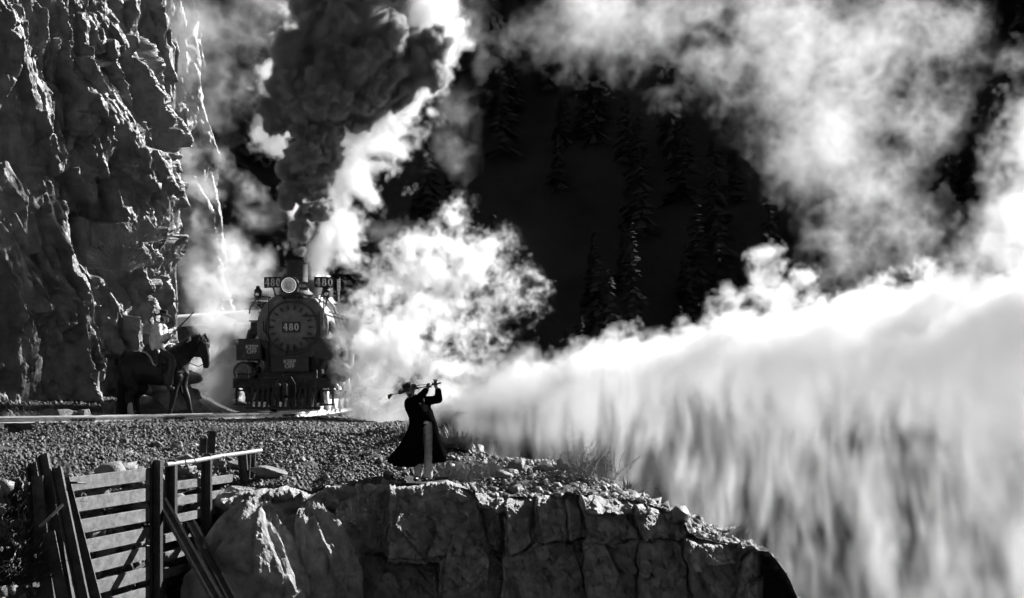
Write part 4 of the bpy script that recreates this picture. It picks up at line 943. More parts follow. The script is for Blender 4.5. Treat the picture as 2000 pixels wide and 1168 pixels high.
for x, dy in ((259, -.2), (269, .2), (333, -.19), (372, .19)):
    MB().lathe([(.085, 0), (.072, .1), (.05, .11)], H(x, hz_, dy), (0, 0, 1), 12).build('hoof', M['leather'], ho, True, inv=hinv)
sk_ = MB(); limb(sk_, [H(257, 790, -.2), H(258.5, hz_ - 8, -.2)], [.075, .073], 12); sk_.build('white_sock', M['sock'], ho, True, inv=hinv)
MB().tube([H(404.5, 668, 0), H(407.5, 685, 0), H(408, 705, 0)], [.03, .035, .03], 8).build('blaze', M['sock'], ho, True, inv=hinv)
def strands(name, roots, tips, n, material, parent, inv, rg, w=.018, sag=.1):
    V = []; Fs = []
    for i in range(n):
        t = rg.random(); k = t * (len(roots) - 1); j = min(int(k), len(roots) - 2); f = k - j
        a = roots[j].lerp(roots[j + 1], f) + Vector([rg.gauss(0, .03) for _ in range(3)]); b = tips[j].lerp(tips[j + 1], f) + Vector([rg.gauss(0, .06) for _ in range(3)])
        m = a.lerp(b, .5) + Vector((rg.gauss(0, .03), rg.gauss(0, .04), -sag * rg.random() * 0 + sag)); u = Vector((w * rg.uniform(.5, 1.3), w * rg.uniform(-1, 1), 0)); o = len(V)
        V += [a - u, a + u, m + u, m - u, b + u * .2, b - u * .2]; Fs += [(o, o + 1, o + 2, o + 3), (o + 3, o + 2, o + 4, o + 5)]
    return MB().add(V, Fs).build(name, material, parent, inv=inv)
rr_ = random.Random(4)
strands('tail', [H(240, 705, 0), H(238, 712, 0), H(241, 720, 0)], [H(233, hz_ - 16, -.1), H(242, hz_ - 12, 0), H(254, hz_ - 20, .1)], 240, M['mane'], ho, hinv, rr_, .02, .1)
strands('mane', [H(345, 679, -.02), H(368, 661, -.02), H(392, 656, -.02)], [H(352, 697, -.3), H(372, 680, -.26), H(390, 674, -.2)], 170, M['mane'], ho, hinv, rr_, .016, .05)
strands('forelock', [H(396, 656, -.03), H(399, 656, .03)], [H(404, 674, -.04), H(406, 676, .04)], 26, M['mane'], ho, hinv, rr_, .012, .03)
MB().ball(H(397, 678, -.145), .024, 8).build('eye', M['jacket'], ho, True, inv=hinv)
br = MB().tube([H(391, 662, -.17), H(391, 680, -.18), H(397, 700, -.125)], .014, 6).tube([H(389, 664, -.18), H(404, 668, -.1)], .013, 6).tube([H(393, 698, -.12), H(407, 702, -.05)], .013, 6).build('bridle', M['leather'], ho, inv=hinv)
MB().tube([H(401, 710, -.1), H(390, 716, -.16), H(372, 708, -.34), H(352, 690, -.38), H(340, 672, -.26)], .011, 6).build('reins', M['leather'], ho, inv=hinv)
MB().tube([H(353, 712, -.42), H(357, 730, -.44), H(363, 767, -.45)], .011, 6).build('rope', M['leather'], ho, inv=hinv)
MB().tube([H(346, 690, -.36), H(360, 716, -.34), H(369, 733, -.05)], .02, 6).build('breast_strap', M['leather'], ho, inv=hinv)
# saddle and blanket
sd_ = MB()
V = []; Fs = []
for i in range(9):
    px = 284 + i * 5.2; rw = .445 if px < 320 else .43
    for k in range(13):
        a = math.radians(-78 + 156 * k / 12); V.append(H(px + (3 if abs(a) > .6 else 0), 719, 0) + Vector((.10 * abs(math.sin(a)), -math.sin(a) * (rw + .01), math.cos(a) * (rw + .035))))
for i in range(8):
    for k in range(12): Fs.append((i * 13 + k, i * 13 + k + 1, (i + 1) * 13 + k + 1, (i + 1) * 13 + k))
bl_ = MB().add(V, Fs).build('saddle_blanket', M['leather'], ho, True, 60, inv=hinv); q_ = bl_.modifiers.new('thickness', 'SOLIDIFY'); q_.thickness = .02
MB().tube([H(281, 688, 0) + Vector((0, -.06, .0)), H(288, 688, -.24), H(300, 698, -.39), H(307, 712, -.45), H(313, 714, -.46)], .026, 6).build('blanket_edge', M['fleece'], ho, True, inv=hinv)
sa = MB(); limb(sa, [H(292, 684), H(300, 687), H(318, 688), H(328, 684)], [.17, .19, .2, .14], 12); limb(sa, [H(332, 682), H(334, 675)], [.05, .045], 8); limb(sa, [H(310, 690, -.3), H(316, 712, -.43)], [.12, .06], 8); fuse(sa, 'saddle', M['leather'], .025, ho, hinv, 4)
MB().tube([H(320, 700, -.45), H(321, 715, -.48), H(322, 730, -.46)], .018, 6).build('stirrup_leather', M['leather'], ho, inv=hinv)

# ------------------------------------------------------------------ rider
rd = MB(); rb = H(316, 686); rinv = Matrix.Translation(-rb)
rd.ball(H(321, 620), .108, 14, (.95, .85, 1.15)); rd.ball(H(326, 623, 0), .05, 8); rd.ball(H(330, 621, 0), .018, 8); limb(rd, [H(319, 626), H(314, 634)], [.06, .075])
limb(rd, [H(311, 638, -.15), H(311, 638, .15)], [.1, .1]); limb(rd, [H(312, 644), H(311, 664), H(314, 684)], [.16, .15, .16])
limb(rd, [H(310, 640, -.19), H(317, 662, -.26), H(337, 653, -.2)], [.07, .055, .04]); limb(rd, [H(311, 640, .19), H(322, 662, .24), H(342, 650, .0)], [.07, .055, .04])
limb(rd, [H(316, 688, -.14), H(343, 702, -.42), H(337, 746, -.46)], [.1, .075, .05]); limb(rd, [H(316, 688, .14), H(343, 702, .42), H(337, 746, .46)], [.1, .075, .05])
pr = fuse(rd, 'person', M['skin'], .018, None, rinv, 4); pr.location = rb
tag(pr, 'rider in a pale sheepskin jacket and dark hat sitting on the horse', 'person')
jk = MB(); limb(jk, [H(310, 640, -.16), H(310, 640, .16)], [.13, .13]); limb(jk, [H(311, 645), H(308, 664), H(310, 686)], [.205, .22, .235], 14); limb(jk, [H(317, 648), H(320, 664)], [.14, .14]); jk.ball(H(300, 683), .14, 10)
limb(jk, [H(310, 641, -.20), H(316, 664, -.28), H(334, 655, -.21)], [.10, .088, .075]); limb(jk, [H(311, 641, .2), H(322, 663, .24), H(336, 653, .05)], [.1, .088, .075])
jk_ = fuse(jk, 'jacket', M['sheep'], .022, pr, rinv, 3)
cl = MB(); limb(cl, [H(307, 630, -.10), H(314, 634, -.13), H(323, 640, -.09)], [.05, .058, .045]); limb(cl, [H(307, 630, .1), H(314, 634, .13), H(323, 640, .09)], [.05, .058, .045]); limb(cl, [H(306, 630, -.1), H(305, 630, .1)], [.05, .05]); fuse(cl, 'collar', M['fleece'], .02, jk_, rinv, 2)
MB().tube([H(331, 657, -.22), H(335.5, 654.5, -.21)], .082, 10).build('cuff', M['fleece'], jk_, True, inv=rinv); MB().tube([H(296, 689, -.2), H(310, 692, -.27), H(326, 688, -.2)], .035, 8).build('hem', M['fleece'], jk_, True, inv=rinv)
ch = MB(); limb(ch, [H(318, 690, -.16), H(343, 703, -.44), H(338, 748, -.48)], [.14, .115, .095]); ch.ball(H(345, 712, -.44), .10, 10); limb(ch, [H(333, 735, -.48), H(335, 748, -.48)], [.1, .1])
limb(ch, [H(318, 690, .16), H(343, 703, .44), H(338, 748, .48)], [.14, .115, .095]); fuse(ch, 'chaps', M['leather'], .022, pr, rinv, 3)
for k, (x, y) in enumerate(((324, 691), (329, 697), (334, 703), (336, 710), (338, 717), (338.5, 725), (337, 733), (335.5, 741))): MB().ball(H(x, y, -.36 - .03 * min(k, 6)), .019, 8).build('stud', M['brass'], pr, True, inv=rinv)
for sg in (-1, 1):
    bt = MB(); limb(bt, [H(337, 750, .47 * sg), H(337, 757, .47 * sg), H(345, 759, .48 * sg)], [.062, .058, .045], 10); fuse(bt, 'boot', M['leather'], .016, pr, rinv, 3)
hat('hat', H(319, 615.5), .10, .105, .13, .20, pr, rinv, M['felt'])
MB().ball(H(318, 623, 0), .098, 10, (.8, .95, .9)).build('hair', M['hair'], pr, True, inv=rinv); MB().ball(H(326, 627, 0), .05, 8, (.9, 1.1, 1)).build('beard', M['hair'], pr, True, inv=rinv)
r0, r1 = H(322, 671, -.18), H(381, 609, -.12); ax = (r1 - r0).normalized()
hn = MB()
for t, w in ((.22, H(334, 655, -.21)), (.36, H(339, 652, .02))):
    p = r0.lerp(r1, t); finger_hand(hn, w, p - w + ax * .02, Vector((0, -1, 0)).cross(ax) + Vector((0, -.5, 0)), .2, 1.1)
hn.build('glove', M['leather'], pr, True, 60, inv=rinv)
rf_ = MB().tube([r0.lerp(r1, .28), r1], [.020, .014], 8).build('rifle', M['gun'], None, True); tag(rf_, 'rifle held upright at a slant by the mounted rider', 'rifle')
MB().bar(r0, r0.lerp(r1, .25), .035, .10).build('stock', M['wood'], rf_, bevel=.01); MB().bar(r0.lerp(r1, .3), r0.lerp(r1, .62), .04, .045).build('fore_end', M['wood'], rf_, bevel=.008); MB().bar(r0.lerp(r1, .22), r0.lerp(r1, .33), .04, .07).build('receiver', M['brass'], rf_, bevel=.006)
# ------------------------------------------------------------------ boulders
def boulder(name, c, size, seed, label, group=None, material='stone', cat='boulder', rot=0.0, sink=.25):
    rg = np.random.default_rng(seed); bm = bmesh.new(); bmesh.ops.create_icosphere(bm, subdivisions=4 if max(size) < .9 else 6, radius=1.0); me = bpy.data.meshes.new(name); bm.to_mesh(me); bm.free()
    V = np.array([v.co for v in me.vertices]); 
    big = max(size) > .9
    for k in range(9 if big else 16):
        n = rg.normal(0, 1, 3); n /= np.linalg.norm(n); d = rg.uniform(.72, .95) if big else rg.uniform(.55, .85); t = V @ n; V = V - np.outer(np.clip(t - d, 0, None), n)
    V += .02 * np.stack([vnoise(V[:, 0] + V[:, 2], V[:, 1] + k * 9, .3, seed + k, 3) for k in range(3)], 1)
    if big:
        r_ = np.linalg.norm(V, axis=1); th = np.arctan2(V[:, 1], V[:, 0]); lv, tu, tv, du, dv, e = facets(th * 1.2 + V[:, 2] * .4, V[:, 2] - th * .3, .5, .7, seed); V *= (1 + .10 * (lv - .5) + .28 * tu * du + .22 * tv * dv - .03 * np.exp(-e / .03))[:, None]
        V *= (1 + .05 * vnoise(th, V[:, 2], .5, seed + 9, 5, .6))[:, None]
    V = V * np.array(size) * .62
    me.vertices.foreach_set('co', V.astype(np.float32).ravel()); me.update()
    o = link(name, me, M[material]); o.location = Vector(c) + Vector((0, 0, size[2] * (.5 - sink))); o.rotation_euler = (rg.uniform(-.2, .2), rg.uniform(-.2, .2), rot or rg.uniform(0, 6)); tag(o, label, cat, group); return o
def on_ground(px, py, Y):
    p = W(px, py, Y); p.z = gz(p.x, Y); return p
BG = 'boulders at the foot of the cliff'
for i, (px, Y, s, lb) in enumerate(((72, 40.6, (.30, .25, .22), 'smallest pale angular stone at the foot of the cliff'), (50, 40.2, (.45, .4, .18), 'low flat stone in dry grass at the far left of the track'), (98, 41.0, (.5, .42, .36), 'dark boulder below the grass at the foot of the cliff'), (122, 40.5, (.52, .42, .40), 'rounded boulder in the middle of the stones beside the rail'), (142, 40.7, (.34, .3, .40), 'bright upright stone split beside the rail'), (160, 40.8, (.48, .4, .42), 'bright leaning slab among the stones beside the rail'), (178, 41.0, (.42, .4, .30), 'boulder beside the rail nearest to the horse'), (222, 43.4, (.5, .5, .45), 'square dark block at the cliff foot behind the horse tail'))):
    boulder('boulder', on_ground(px, 800, Y), s, 100 + i, lb, BG)
RG_ = 'stones on the crest of the spur'
for i, (px, Y, s, lb) in enumerate(((1013, 34.9, (.34, .3, .30), 'dark peaked stone on the crest right of the golfer'), (1032, 35.1, (.2, .2, .16), 'little stone beside the peaked stone on the crest'), (1072, 34.8, (.55, .35, .28), 'broad dark rock on the crest before the big shrub'), (1000, 34.4, (.25, .22, .12), 'flat pale stone below the peaked stone'))):
    boulder('boulder', on_ground(px, 900, Y), s, 140 + i, lb, RG_)
st = boulder('boulder', on_ground(1096, 900, 34.7), (.15, .15, .34), 160, 'upright dark stump-like stone at the left of the big shrub', RG_, 'stone')
SG = 'rocks in the bank above the fence'
for i, (px, Y, s, lb) in enumerate(((362, 35.2, (.42, .3, .30), 'pale leaning slab above the fence pipe'), (350, 34.0, (.3, .25, .2), 'pale rock below the leaning slab above the fence'), (345, 36.4, (.28, .24, .22), 'dark rock highest on the bank above the fence'), (250, 30.2, (.45, .35, .25), 'dark rock behind the first plank panel of the fence'), (205, 29.6, (.55, .4, .2), 'long flat rock in the fill behind the fence'), (470, 34.6, (.5, .4, .2), 'flat rock by the far end of the fence pipe'), (120, 29.4, (.4, .3, .25), 'rock behind the leaning rails at the near end of the fence'), (290, 31.2, (.35, .3, .25), 'rock behind the stout post of the fence'), (530, 33.0, (.8, .5, .26), 'broad granite slab lying below the gravel bank'), (720, 34.2, (.22, .2, .16), 'lone pale stone in the gravel left of the golfer'))):
    p = W(px, 900, Y); p.z = gz(p.x, Y); boulder('boulder', p, s, 170 + i, lb, SG)
for px, py, Y, sz_, sd_, rot_, lb in ((505, 1215, 30.5, (2.0, 1.7, 3.3), 611, .35, 'great rounded granite boulder below the fence braces'), (605, 1195, 31.2, (1.6, 1.4, 3.0), 617, .5, 'second great boulder with a pale ridge, right of the fence'), (512, 985, 32.0, (1.3, .9, .55), 619, .2, 'flat granite slab above the two great boulders'), (655, 1085, 31.8, (1.0, .8, 1.0), 623, .9, 'dark granite block wedged beside the second great boulder')):
    o = boulder('boulder', W(px, py, Y), sz_, sd_, lb, 'great boulders under the ledge', 'granite', rot=rot_, sink=.5)
# rubble held back by the planks
rgq = np.random.default_rng(5); yy = rgq.uniform(24.5, 33.2, 900); zz = rgq.uniform(-4.6, -1.45, 900)
Pq = np.stack([fence_x(yy) - .22 - rgq.uniform(0, .25, 900), yy, zz], 1); tag(pebbles('rubble', Pq, .17, M['stone'], rgq, .8, .4), 'broken rock rubble packed behind the fence planks', 'rubble', kind='stuff')
# coarse broken stone on the spur and at the lip
Pq = scatter(900, -2.4, 5.3, LY + .05, 36.0, rgq, lambda x, y: (np.abs(x + 1.5) > .6) | (y > 33.7)); tag(pebbles('loose_rock', Pq, .12, M['stone'], rgq, .6, .4), 'loose broken rock strewn over the spur', 'loose rock', kind='stuff')

Pq = scatter(650, -10, -2.2, LY + .05, 37.2, rgq, lambda x, y: track_dist(x, y) > 1.3); tag(pebbles('coarse_stone', Pq, .085, M['stone'], rgq, .6, .45), 'coarser stones lying among the ballast on the bank', 'stones', kind='stuff')
# ------------------------------------------------------------------ plants
def blades(c, n, L, spread, w, rg, droop=.35, up=.2, bend=2):
    """pointed leaves fanning out from one root"""
    V = []; Fs = []
    for i in range(n):
        a = rg.uniform(0, 6.283); e = rg.uniform(up, 1.45); l = L * rg.uniform(.6, 1.1); d = Vector((math.cos(a) * math.cos(e), math.sin(a) * math.cos(e), math.sin(e)))
        s = d.cross(Vector((0, 0, 1))); s = s.normalized() if s.length > .01 else Vector((1, 0, 0)); r0 = Vector((rg.gauss(0, spread), rg.gauss(0, spread), 0)); o = len(V); m = 4
        for k in range(m + 1):
            t = k / m; p = r0 + d * (l * t) + Vector((0, 0, -droop * l * t * t)); ww = w * (1 - t ** 1.6) * (.6 + .8 * t if t < .5 else 1) + .0008
            V += [p - s * ww, p + s * ww]
        for k in range(m): Fs.append((o + 2 * k, o + 2 * k + 1, o + 2 * k + 3, o + 2 * k + 2))
    return MB().add(V, Fs)
def twigs(n, L, spread, rg, w=.004, fork=4, up=.5):
    V = []; Fs = []
    def stick(a, b, w0):
        d = (b - a).normalized(); s = d.cross(Vector((rg.gauss(0, 1), rg.gauss(0, 1), rg.gauss(0, 1)))).normalized() * w0; o = len(V); V.extend([a - s, a + s, b + s * .4, b - s * .4]); Fs.append((o, o + 1, o + 2, o + 3))
        s2 = s.cross(d); o = len(V); V.extend([a - s2, a + s2, b + s2 * .4, b - s2 * .4]); Fs.append((o, o + 1, o + 2, o + 3))
    for i in range(n):
        a = rg.uniform(0, 6.283); e = rg.uniform(up, 1.5); l = L * rg.uniform(.55, 1.1); p = Vector((rg.gauss(0, spread), rg.gauss(0, spread), 0)); d = Vector((math.cos(a) * math.cos(e), math.sin(a) * math.cos(e), math.sin(e)))
        for k in range(fork):
            q = p + d * (l / fork); stick(p, q, w * (1.2 - .7 * k / fork)); 
            if k > 0:
                for j in range(2):
                    d2 = (d + Vector((rg.gauss(0, .45), rg.gauss(0, .45), rg.gauss(.15, .35)))).normalized(); stick(q, q + d2 * l * rg.uniform(.12, .3), w * .7)
            p = q; d = (d + Vector((rg.gauss(0, .15), rg.gauss(0, .15), rg.gauss(0, .12)))).normalized()
    return MB().add(V, Fs)
rp = random.Random(17)
def plant(name, mb, material, loc, label, cat, group=None):
    o = mb.build(name, M[material]); o.location = loc; return tag(o, label, cat, group)
YG = 'spiky yuccas on the ledge'
for px, Y, L, n, lb in ((792, 35.2, .40, 110, 'spiky yucca behind the golfer, left of his coat'), (862, 35.0, .50, 150, 'spiky yucca close behind the golfer, right of his coat'), (886, 35.2, .52, 170, 'largest yucca clump in the middle behind the golfer'), (908, 35.3, .50, 140, 'yucca clump farthest behind the golfer on the falling crest'), (1226, 33.7, .38, 90, 'small lone yucca on the crest right of the big shrub')):
    plant('yucca', blades((0, 0, 0), n, L, .06, .012, rp, .08, .15), 'yucca', on_ground(px, 850, Y) + Vector((0, 0, .05)), lb, 'yucca', YG)
SH = 'dry shrubs on the ledge'
for px, Y, L, n, sp, lb in ((1140, 34.0, .66, 210, .30, 'big twiggy shrub on the crest of the spur'), (1098, 34.0, .34, 70, .16, 'low twiggy shrub at the left foot of the big shrub'), (1442, 33.6, .34, 90, .10, 'twiggy tuft near the low right end of the ledge'), (884, 33.5, .34, 120, .16, 'pale shrub close to the golfer on the right'), (935, 33.9, .36, 120, .15, 'round grey shrub beyond the pale shrub by the golfer'), (965, 34.4, .26, 80, .14, 'small shrub between the round grey shrub and the peaked stone'), (910, 33.2, .25, 90, .15, 'lowest pale shrub on the ledge lip by the golfer')):
    plant('shrub', twigs(n, L, sp, rp, .0045), 'shrub', on_ground(px, 900, Y), lb, 'shrub', SH)
for px, Y, L, lb in ((926, 34.2, .42, 'tall dry stalk standing right of the yuccas'), (962, 34.9, .55, 'tallest dry stalk standing against the steam')):
    o = MB().tube([(0, 0, 0), (.02, 0, L * .5), (.07, 0, L)], [.009, .007, .003], 6); 
    for k in range(14): t = .45 + .5 * k / 14; o.tube([(.07 * t, 0, L * t), (.07 * t + rp.gauss(0, .03), rp.gauss(0, .03), L * t + .05)], .003, 4)
    plant('dry_stalk', o, 'shrub', on_ground(px, 900, Y), lb, 'stalk', 'dry stalks by the yuccas')
CG = 'bushes growing on the cliff'
for px, py, Y, L, n, lb in ((238, 528, 45.0, .95, 260, 'larger pale dry bush growing from a crack in the cliff'), (287, 472, 45.7, .6, 150, 'smaller dry bush higher up on the cliff near its edge'), (288, 652, 45.8, .4, 70, 'small weed on the cliff behind the rider')):
    plant('bush', twigs(n, L, .12, rp, .006, up=.1), 'dry', W(px, py, Y), lb, 'bush', CG)
GG = 'dry grass tufts at the foot of the cliff'
for i, (px, Y, L) in enumerate(((12, 40.3, .6), (40, 40.7, .7), (70, 41.0, .6), (100, 41.4, .5), (20, 39.9, .5), (135, 41.8, .45), (60, 40.3, .45), (175, 42.0, .4), (205, 42.6, .4), (-10, 40.0, .6))):
    lbs = ['dry grass tuft at the picture edge behind the rail', 'tall dry grass tuft above the low flat stone', 'dry grass tuft above the smallest pale stone', 'dry grass tuft above the dark boulder', 'short dry grass tuft in front by the low flat stone', 'thin dry grass tuft above the rounded boulder', 'short dry grass tuft between the two left stones', 'low dry grass tuft right above the stone nearest the horse', 'low dry grass tuft by the square dark block', 'dry grass tuft cut by the left picture edge']
    plant('grass_tuft', blades((0, 0, 0), 110, L, .14, .006, rp, .45, .35), 'dry', on_ground(px, 790, Y), lbs[i], 'grass tuft', GG)

for px, py, Y, L, n, lb in ((8, 1140, 24.2, .9, 200, 'dark tangled bramble at the bottom left picture corner'), (20, 1010, 25.0, .7, 130, 'dark bramble beside the leaning rails, above the corner bramble')):
    plant('bramble', twigs(n, L, .16, rp, .006, up=.1), 'bramble', W(px, py, Y), lb, 'bramble', 'brambles at the near end of the fence')
# ------------------------------------------------------------------ smoke and steam
STEAM = vol_mat('white_steam', 0.985, 0.30); COAL = vol_mat('coal_smoke', 0.55, 0.25); VEIL = vol_mat('thin_steam', 0.96, 0.35)
def warp(a, ext, size, amp, rg):
    """drag the field along a slow random flow (nearest voxel)"""
    I = np.meshgrid(*[np.arange(k) for k in a.shape], indexing='ij', sparse=True); J = []
    for k in range(3):
        n = lattice(a.shape, [max(1, round(e / size)) for e in ext], rg)
        J.append(np.clip(np.rint(I[k] + n * (amp * (a.shape[k] - 1) / ext[k])), 0, a.shape[k] - 1).astype(np.int32))
    return a[J[0], J[1], J[2]]
def cones(g, blobs):
    """soft field: for each blob (point, radius, weight) weight * (1 - distance / radius), the highest wins"""
    f = np.full(g.n, -1.0, np.float32)
    for c, r, w in blobs:
        sl = []
        for a in range(3):
            i0 = np.searchsorted(g.ax[a], c[a] - 2 * r); i1 = np.searchsorted(g.ax[a], c[a] + 2 * r); sl.append(slice(i0, max(i0, i1)))
        q = [g.ax[a][sl[a]] - c[a] for a in range(3)]
        d = np.sqrt(q[0][:, None, None] ** 2 + q[1][None, :, None] ** 2 + q[2][None, None, :] ** 2)
        v = f[tuple(sl)]
        if v.size: np.maximum(v, w * (1 - d / r) if w >= 0 else -1, out=v)
    return f
def blob(px, py, rp, Y, w=1.0): return (W(px, py, Y), rp * Y / F, w)
def along(pts, Y, step=0.5, w=1.0):
    out = []
    for (x0, y0, r0), (x1, y1, r1) in zip(pts[:-1], pts[1:]):
        n = max(1, int(math.hypot(x1 - x0, y1 - y0) / (step * min(r0, r1))))
        for i in range(n): t = i / n; out.append(blob(x0 + (x1 - x0) * t, y0 + (y1 - y0) * t, r0 + (r1 - r0) * t, Y + rnd.uniform(-.3, .3), w))
    out.append(blob(*pts[-1], Y, w)); return out

def dark_smoke():
    rg = np.random.default_rng(5); r = random.Random(5)
    Y0 = 47.15
    prof = [(-230, 760, 190), (-120, 740, 180), (-40, 690, 150), (0, 675, 120), (50, 690, 140), (110, 700, 165), (160, 655, 140), (200, 620, 105), (228, 612, 78),
            (250, 618, 62), (300, 618, 68), (340, 622, 66), (380, 606, 62), (420, 602, 52), (455, 588, 32), (480, 583, 22), (497, 582, 17)]
    prof = sorted(prof)
    g = Grid((W(470, 0, Y0).x, Y0 - 2.5, W(0, 499, Y0).z), (W(930, 0, Y0).x, Y0 + 2.5, W(0, -60, Y0).z), 0.042)
    s = Y0 / F; y = 496.0
    def puff(c, R):
        g.sphere(c, R)
        for j in range(20):
            d = np.array([r.gauss(0, 1), r.gauss(0, 1) - 0.35, r.gauss(0, 1)]); d /= np.linalg.norm(d)
            R2 = R * r.uniform(0.2, 0.40); c2 = c + d * R * r.uniform(0.88, 1.0); g.sphere(c2, R2)
            for q in range(5):
                e = d + np.array([r.gauss(0, .7), r.gauss(0, .7), r.gauss(0, .7)]); e /= np.linalg.norm(e)
                g.sphere(c2 + e * R2 * 0.95, R2 * r.uniform(0.25, 0.45), pad=0.15)
    while y > -160:
        cx, hw = poly_at(prof, y); hw *= 1 + .16 * math.sin(y * .085) + .08 * math.sin(y * .19 + 1); cx += min(10, hw * .2) * math.sin(y * .052 + .5); nb = 3 if hw < 60 else (5 if hw < 110 else 8)
        for k in range(nb):
            a = r.random() * 6.283; rr = hw * r.uniform(0.2, 0.66); big = hw * r.uniform(0.26, 0.48)
            puff(np.array([(cx - 1000 + math.cos(a) * rr) * s, Y0 + math.sin(a) * rr * s * 0.8, (HZ - y + r.uniform(-.3, .3) * hw) * s]), big * s)
        y -= hw * 0.40
    for px, py, rp in ((820, 130, 42), (845, 90, 36), (850, 150, 30), (545, 215, 32), (530, 245, 18), (560, 150, 30), (545, 170, 26), (780, 175, 36), (560, 330, 22), (562, 395, 18)):
        puff(np.array(W(px, py, Y0)), rp * s)
    n = fbm(g.n, g.ext, 0.6, 4, rg, 0.75, mode='billow')
    d = g.d + 0.022 * n
    inner = 0.75 + 0.25 * fbm(g.n, g.ext, 1.2, 3, rg)
    top = sstep(g.XYZ()[2], W(0, 260, Y0).z, W(0, 120, Y0).z)         # softer higher up
    dens = sstep(-d, 0.0, 0.07 + 0.10 * top) * (90.0 - 40 * top) * np.clip(inner, .3, 1.3) + sstep(-d, -.06, .03) * 2.0
    volume_object('chimney_smoke', g, dens, COAL, 'thick dark coal smoke billowing up from the chimney of the locomotive', 'smoke')

def plume():
    rg = np.random.default_rng(8)
    Y0 = 48.3; g = Grid((W(480, 0, Y0).x, Y0 - 1.6, W(0, 545, Y0).z), (W(960, 0, Y0).x, Y0 + 1.6, W(0, -60, Y0).z), 0.06)
    bl = along([(628, 520, 26), (632, 470, 34), (655, 400, 40), (688, 310, 40), (700, 240, 55), (760, 195, 60), (830, 160, 55), (856, 110, 48), (850, 50, 60), (820, -30, 80), (800, -90, 90)], Y0)
    bl += [blob(530, 265, 42, Y0, .9), blob(540, 240, 30, Y0, .9), blob(525, 225, 24, Y0, .9), blob(565, 170, 40, Y0 + .5, .8), blob(575, 60, 36, Y0 + .5, .5), blob(570, 400, 40, Y0 + .4, .7), blob(560, 440, 34, Y0 + .3, .7)]
    bl += [blob(690, 430, 40, Y0, .55), blob(680, 470, 45, Y0, .6), blob(740, 260, 60, Y0, .5), blob(790, 230, 50, Y0, .5)]
    f = cones(g, bl); f = warp(f, g.ext, 1.1, 0.14, rg)
    f = f + 0.26 * fbm(g.n, g.ext, 0.8, 5, rg, .8, mode='billow')
    volume_object('safety_valve_steam', g, np.clip(f - 0.02, 0, 1) ** 1.2 * 6.0, STEAM, 'brilliant white steam rising behind the dark chimney smoke', 'steam')

def burst():
    rg = np.random.default_rng(12)
    Y0 = 46.6; g = Grid((W(618, 0, Y0).x, 44.2, -1.1), (W(1085, 0, Y0).x, 48.6, W(0, 375, Y0).z), 0.05)
    bl = [blob(x, y, r, Y0 + rnd.uniform(-.5, .7), w) for x, y, r, w in (
        (735, 760, 75, 1.3), (740, 690, 70, 1.2), (770, 720, 80, 1.2), (790, 650, 75, 1.0), (700, 790, 50, 1.3), (830, 600, 85, .95), (780, 560, 70, .8), (850, 540, 90, .9), (870, 470, 60, .8), (895, 425, 42, .75), (898, 398, 28, .7),
        (810, 500, 55, .7), (830, 470, 40, .7), (930, 560, 90, .9), (985, 575, 70, .85), (1030, 552, 40, .75), (960, 500, 50, .75), (930, 640, 60, .8), (880, 650, 80, .95), (870, 710, 50, .8), (830, 680, 70, .9), (800, 740, 60, 1.1),
        (740, 560, 60, .55), (720, 610, 50, .6), (850, 760, 70, 1.1))]
    bl += [blob(x, y, r, 44.75, w) for x, y, r, w in ((672, 720, 42, 1.0), (665, 670, 38, .75), (690, 640, 34, .65), (690, 760, 45, 1.2), (668, 780, 26, .8), (705, 700, 45, .9), (700, 800, 40, 1.2), (660, 745, 24, .8))]
    f = cones(g, bl); f = warp(f, g.ext, 1.3, 0.22, rg); f = warp(f, g.ext, .45, 0.08, rg)
    f = f + 0.36 * fbm(g.n, g.ext, 1.0, 6, rg, .85, mode='ridge') - .20
    dens = np.clip(f, 0, 2) ** 1.7 * 6.0
    volume_object('cylinder_steam', g, dens, STEAM, 'ragged white steam burst between the locomotive and the golfer', 'steam')

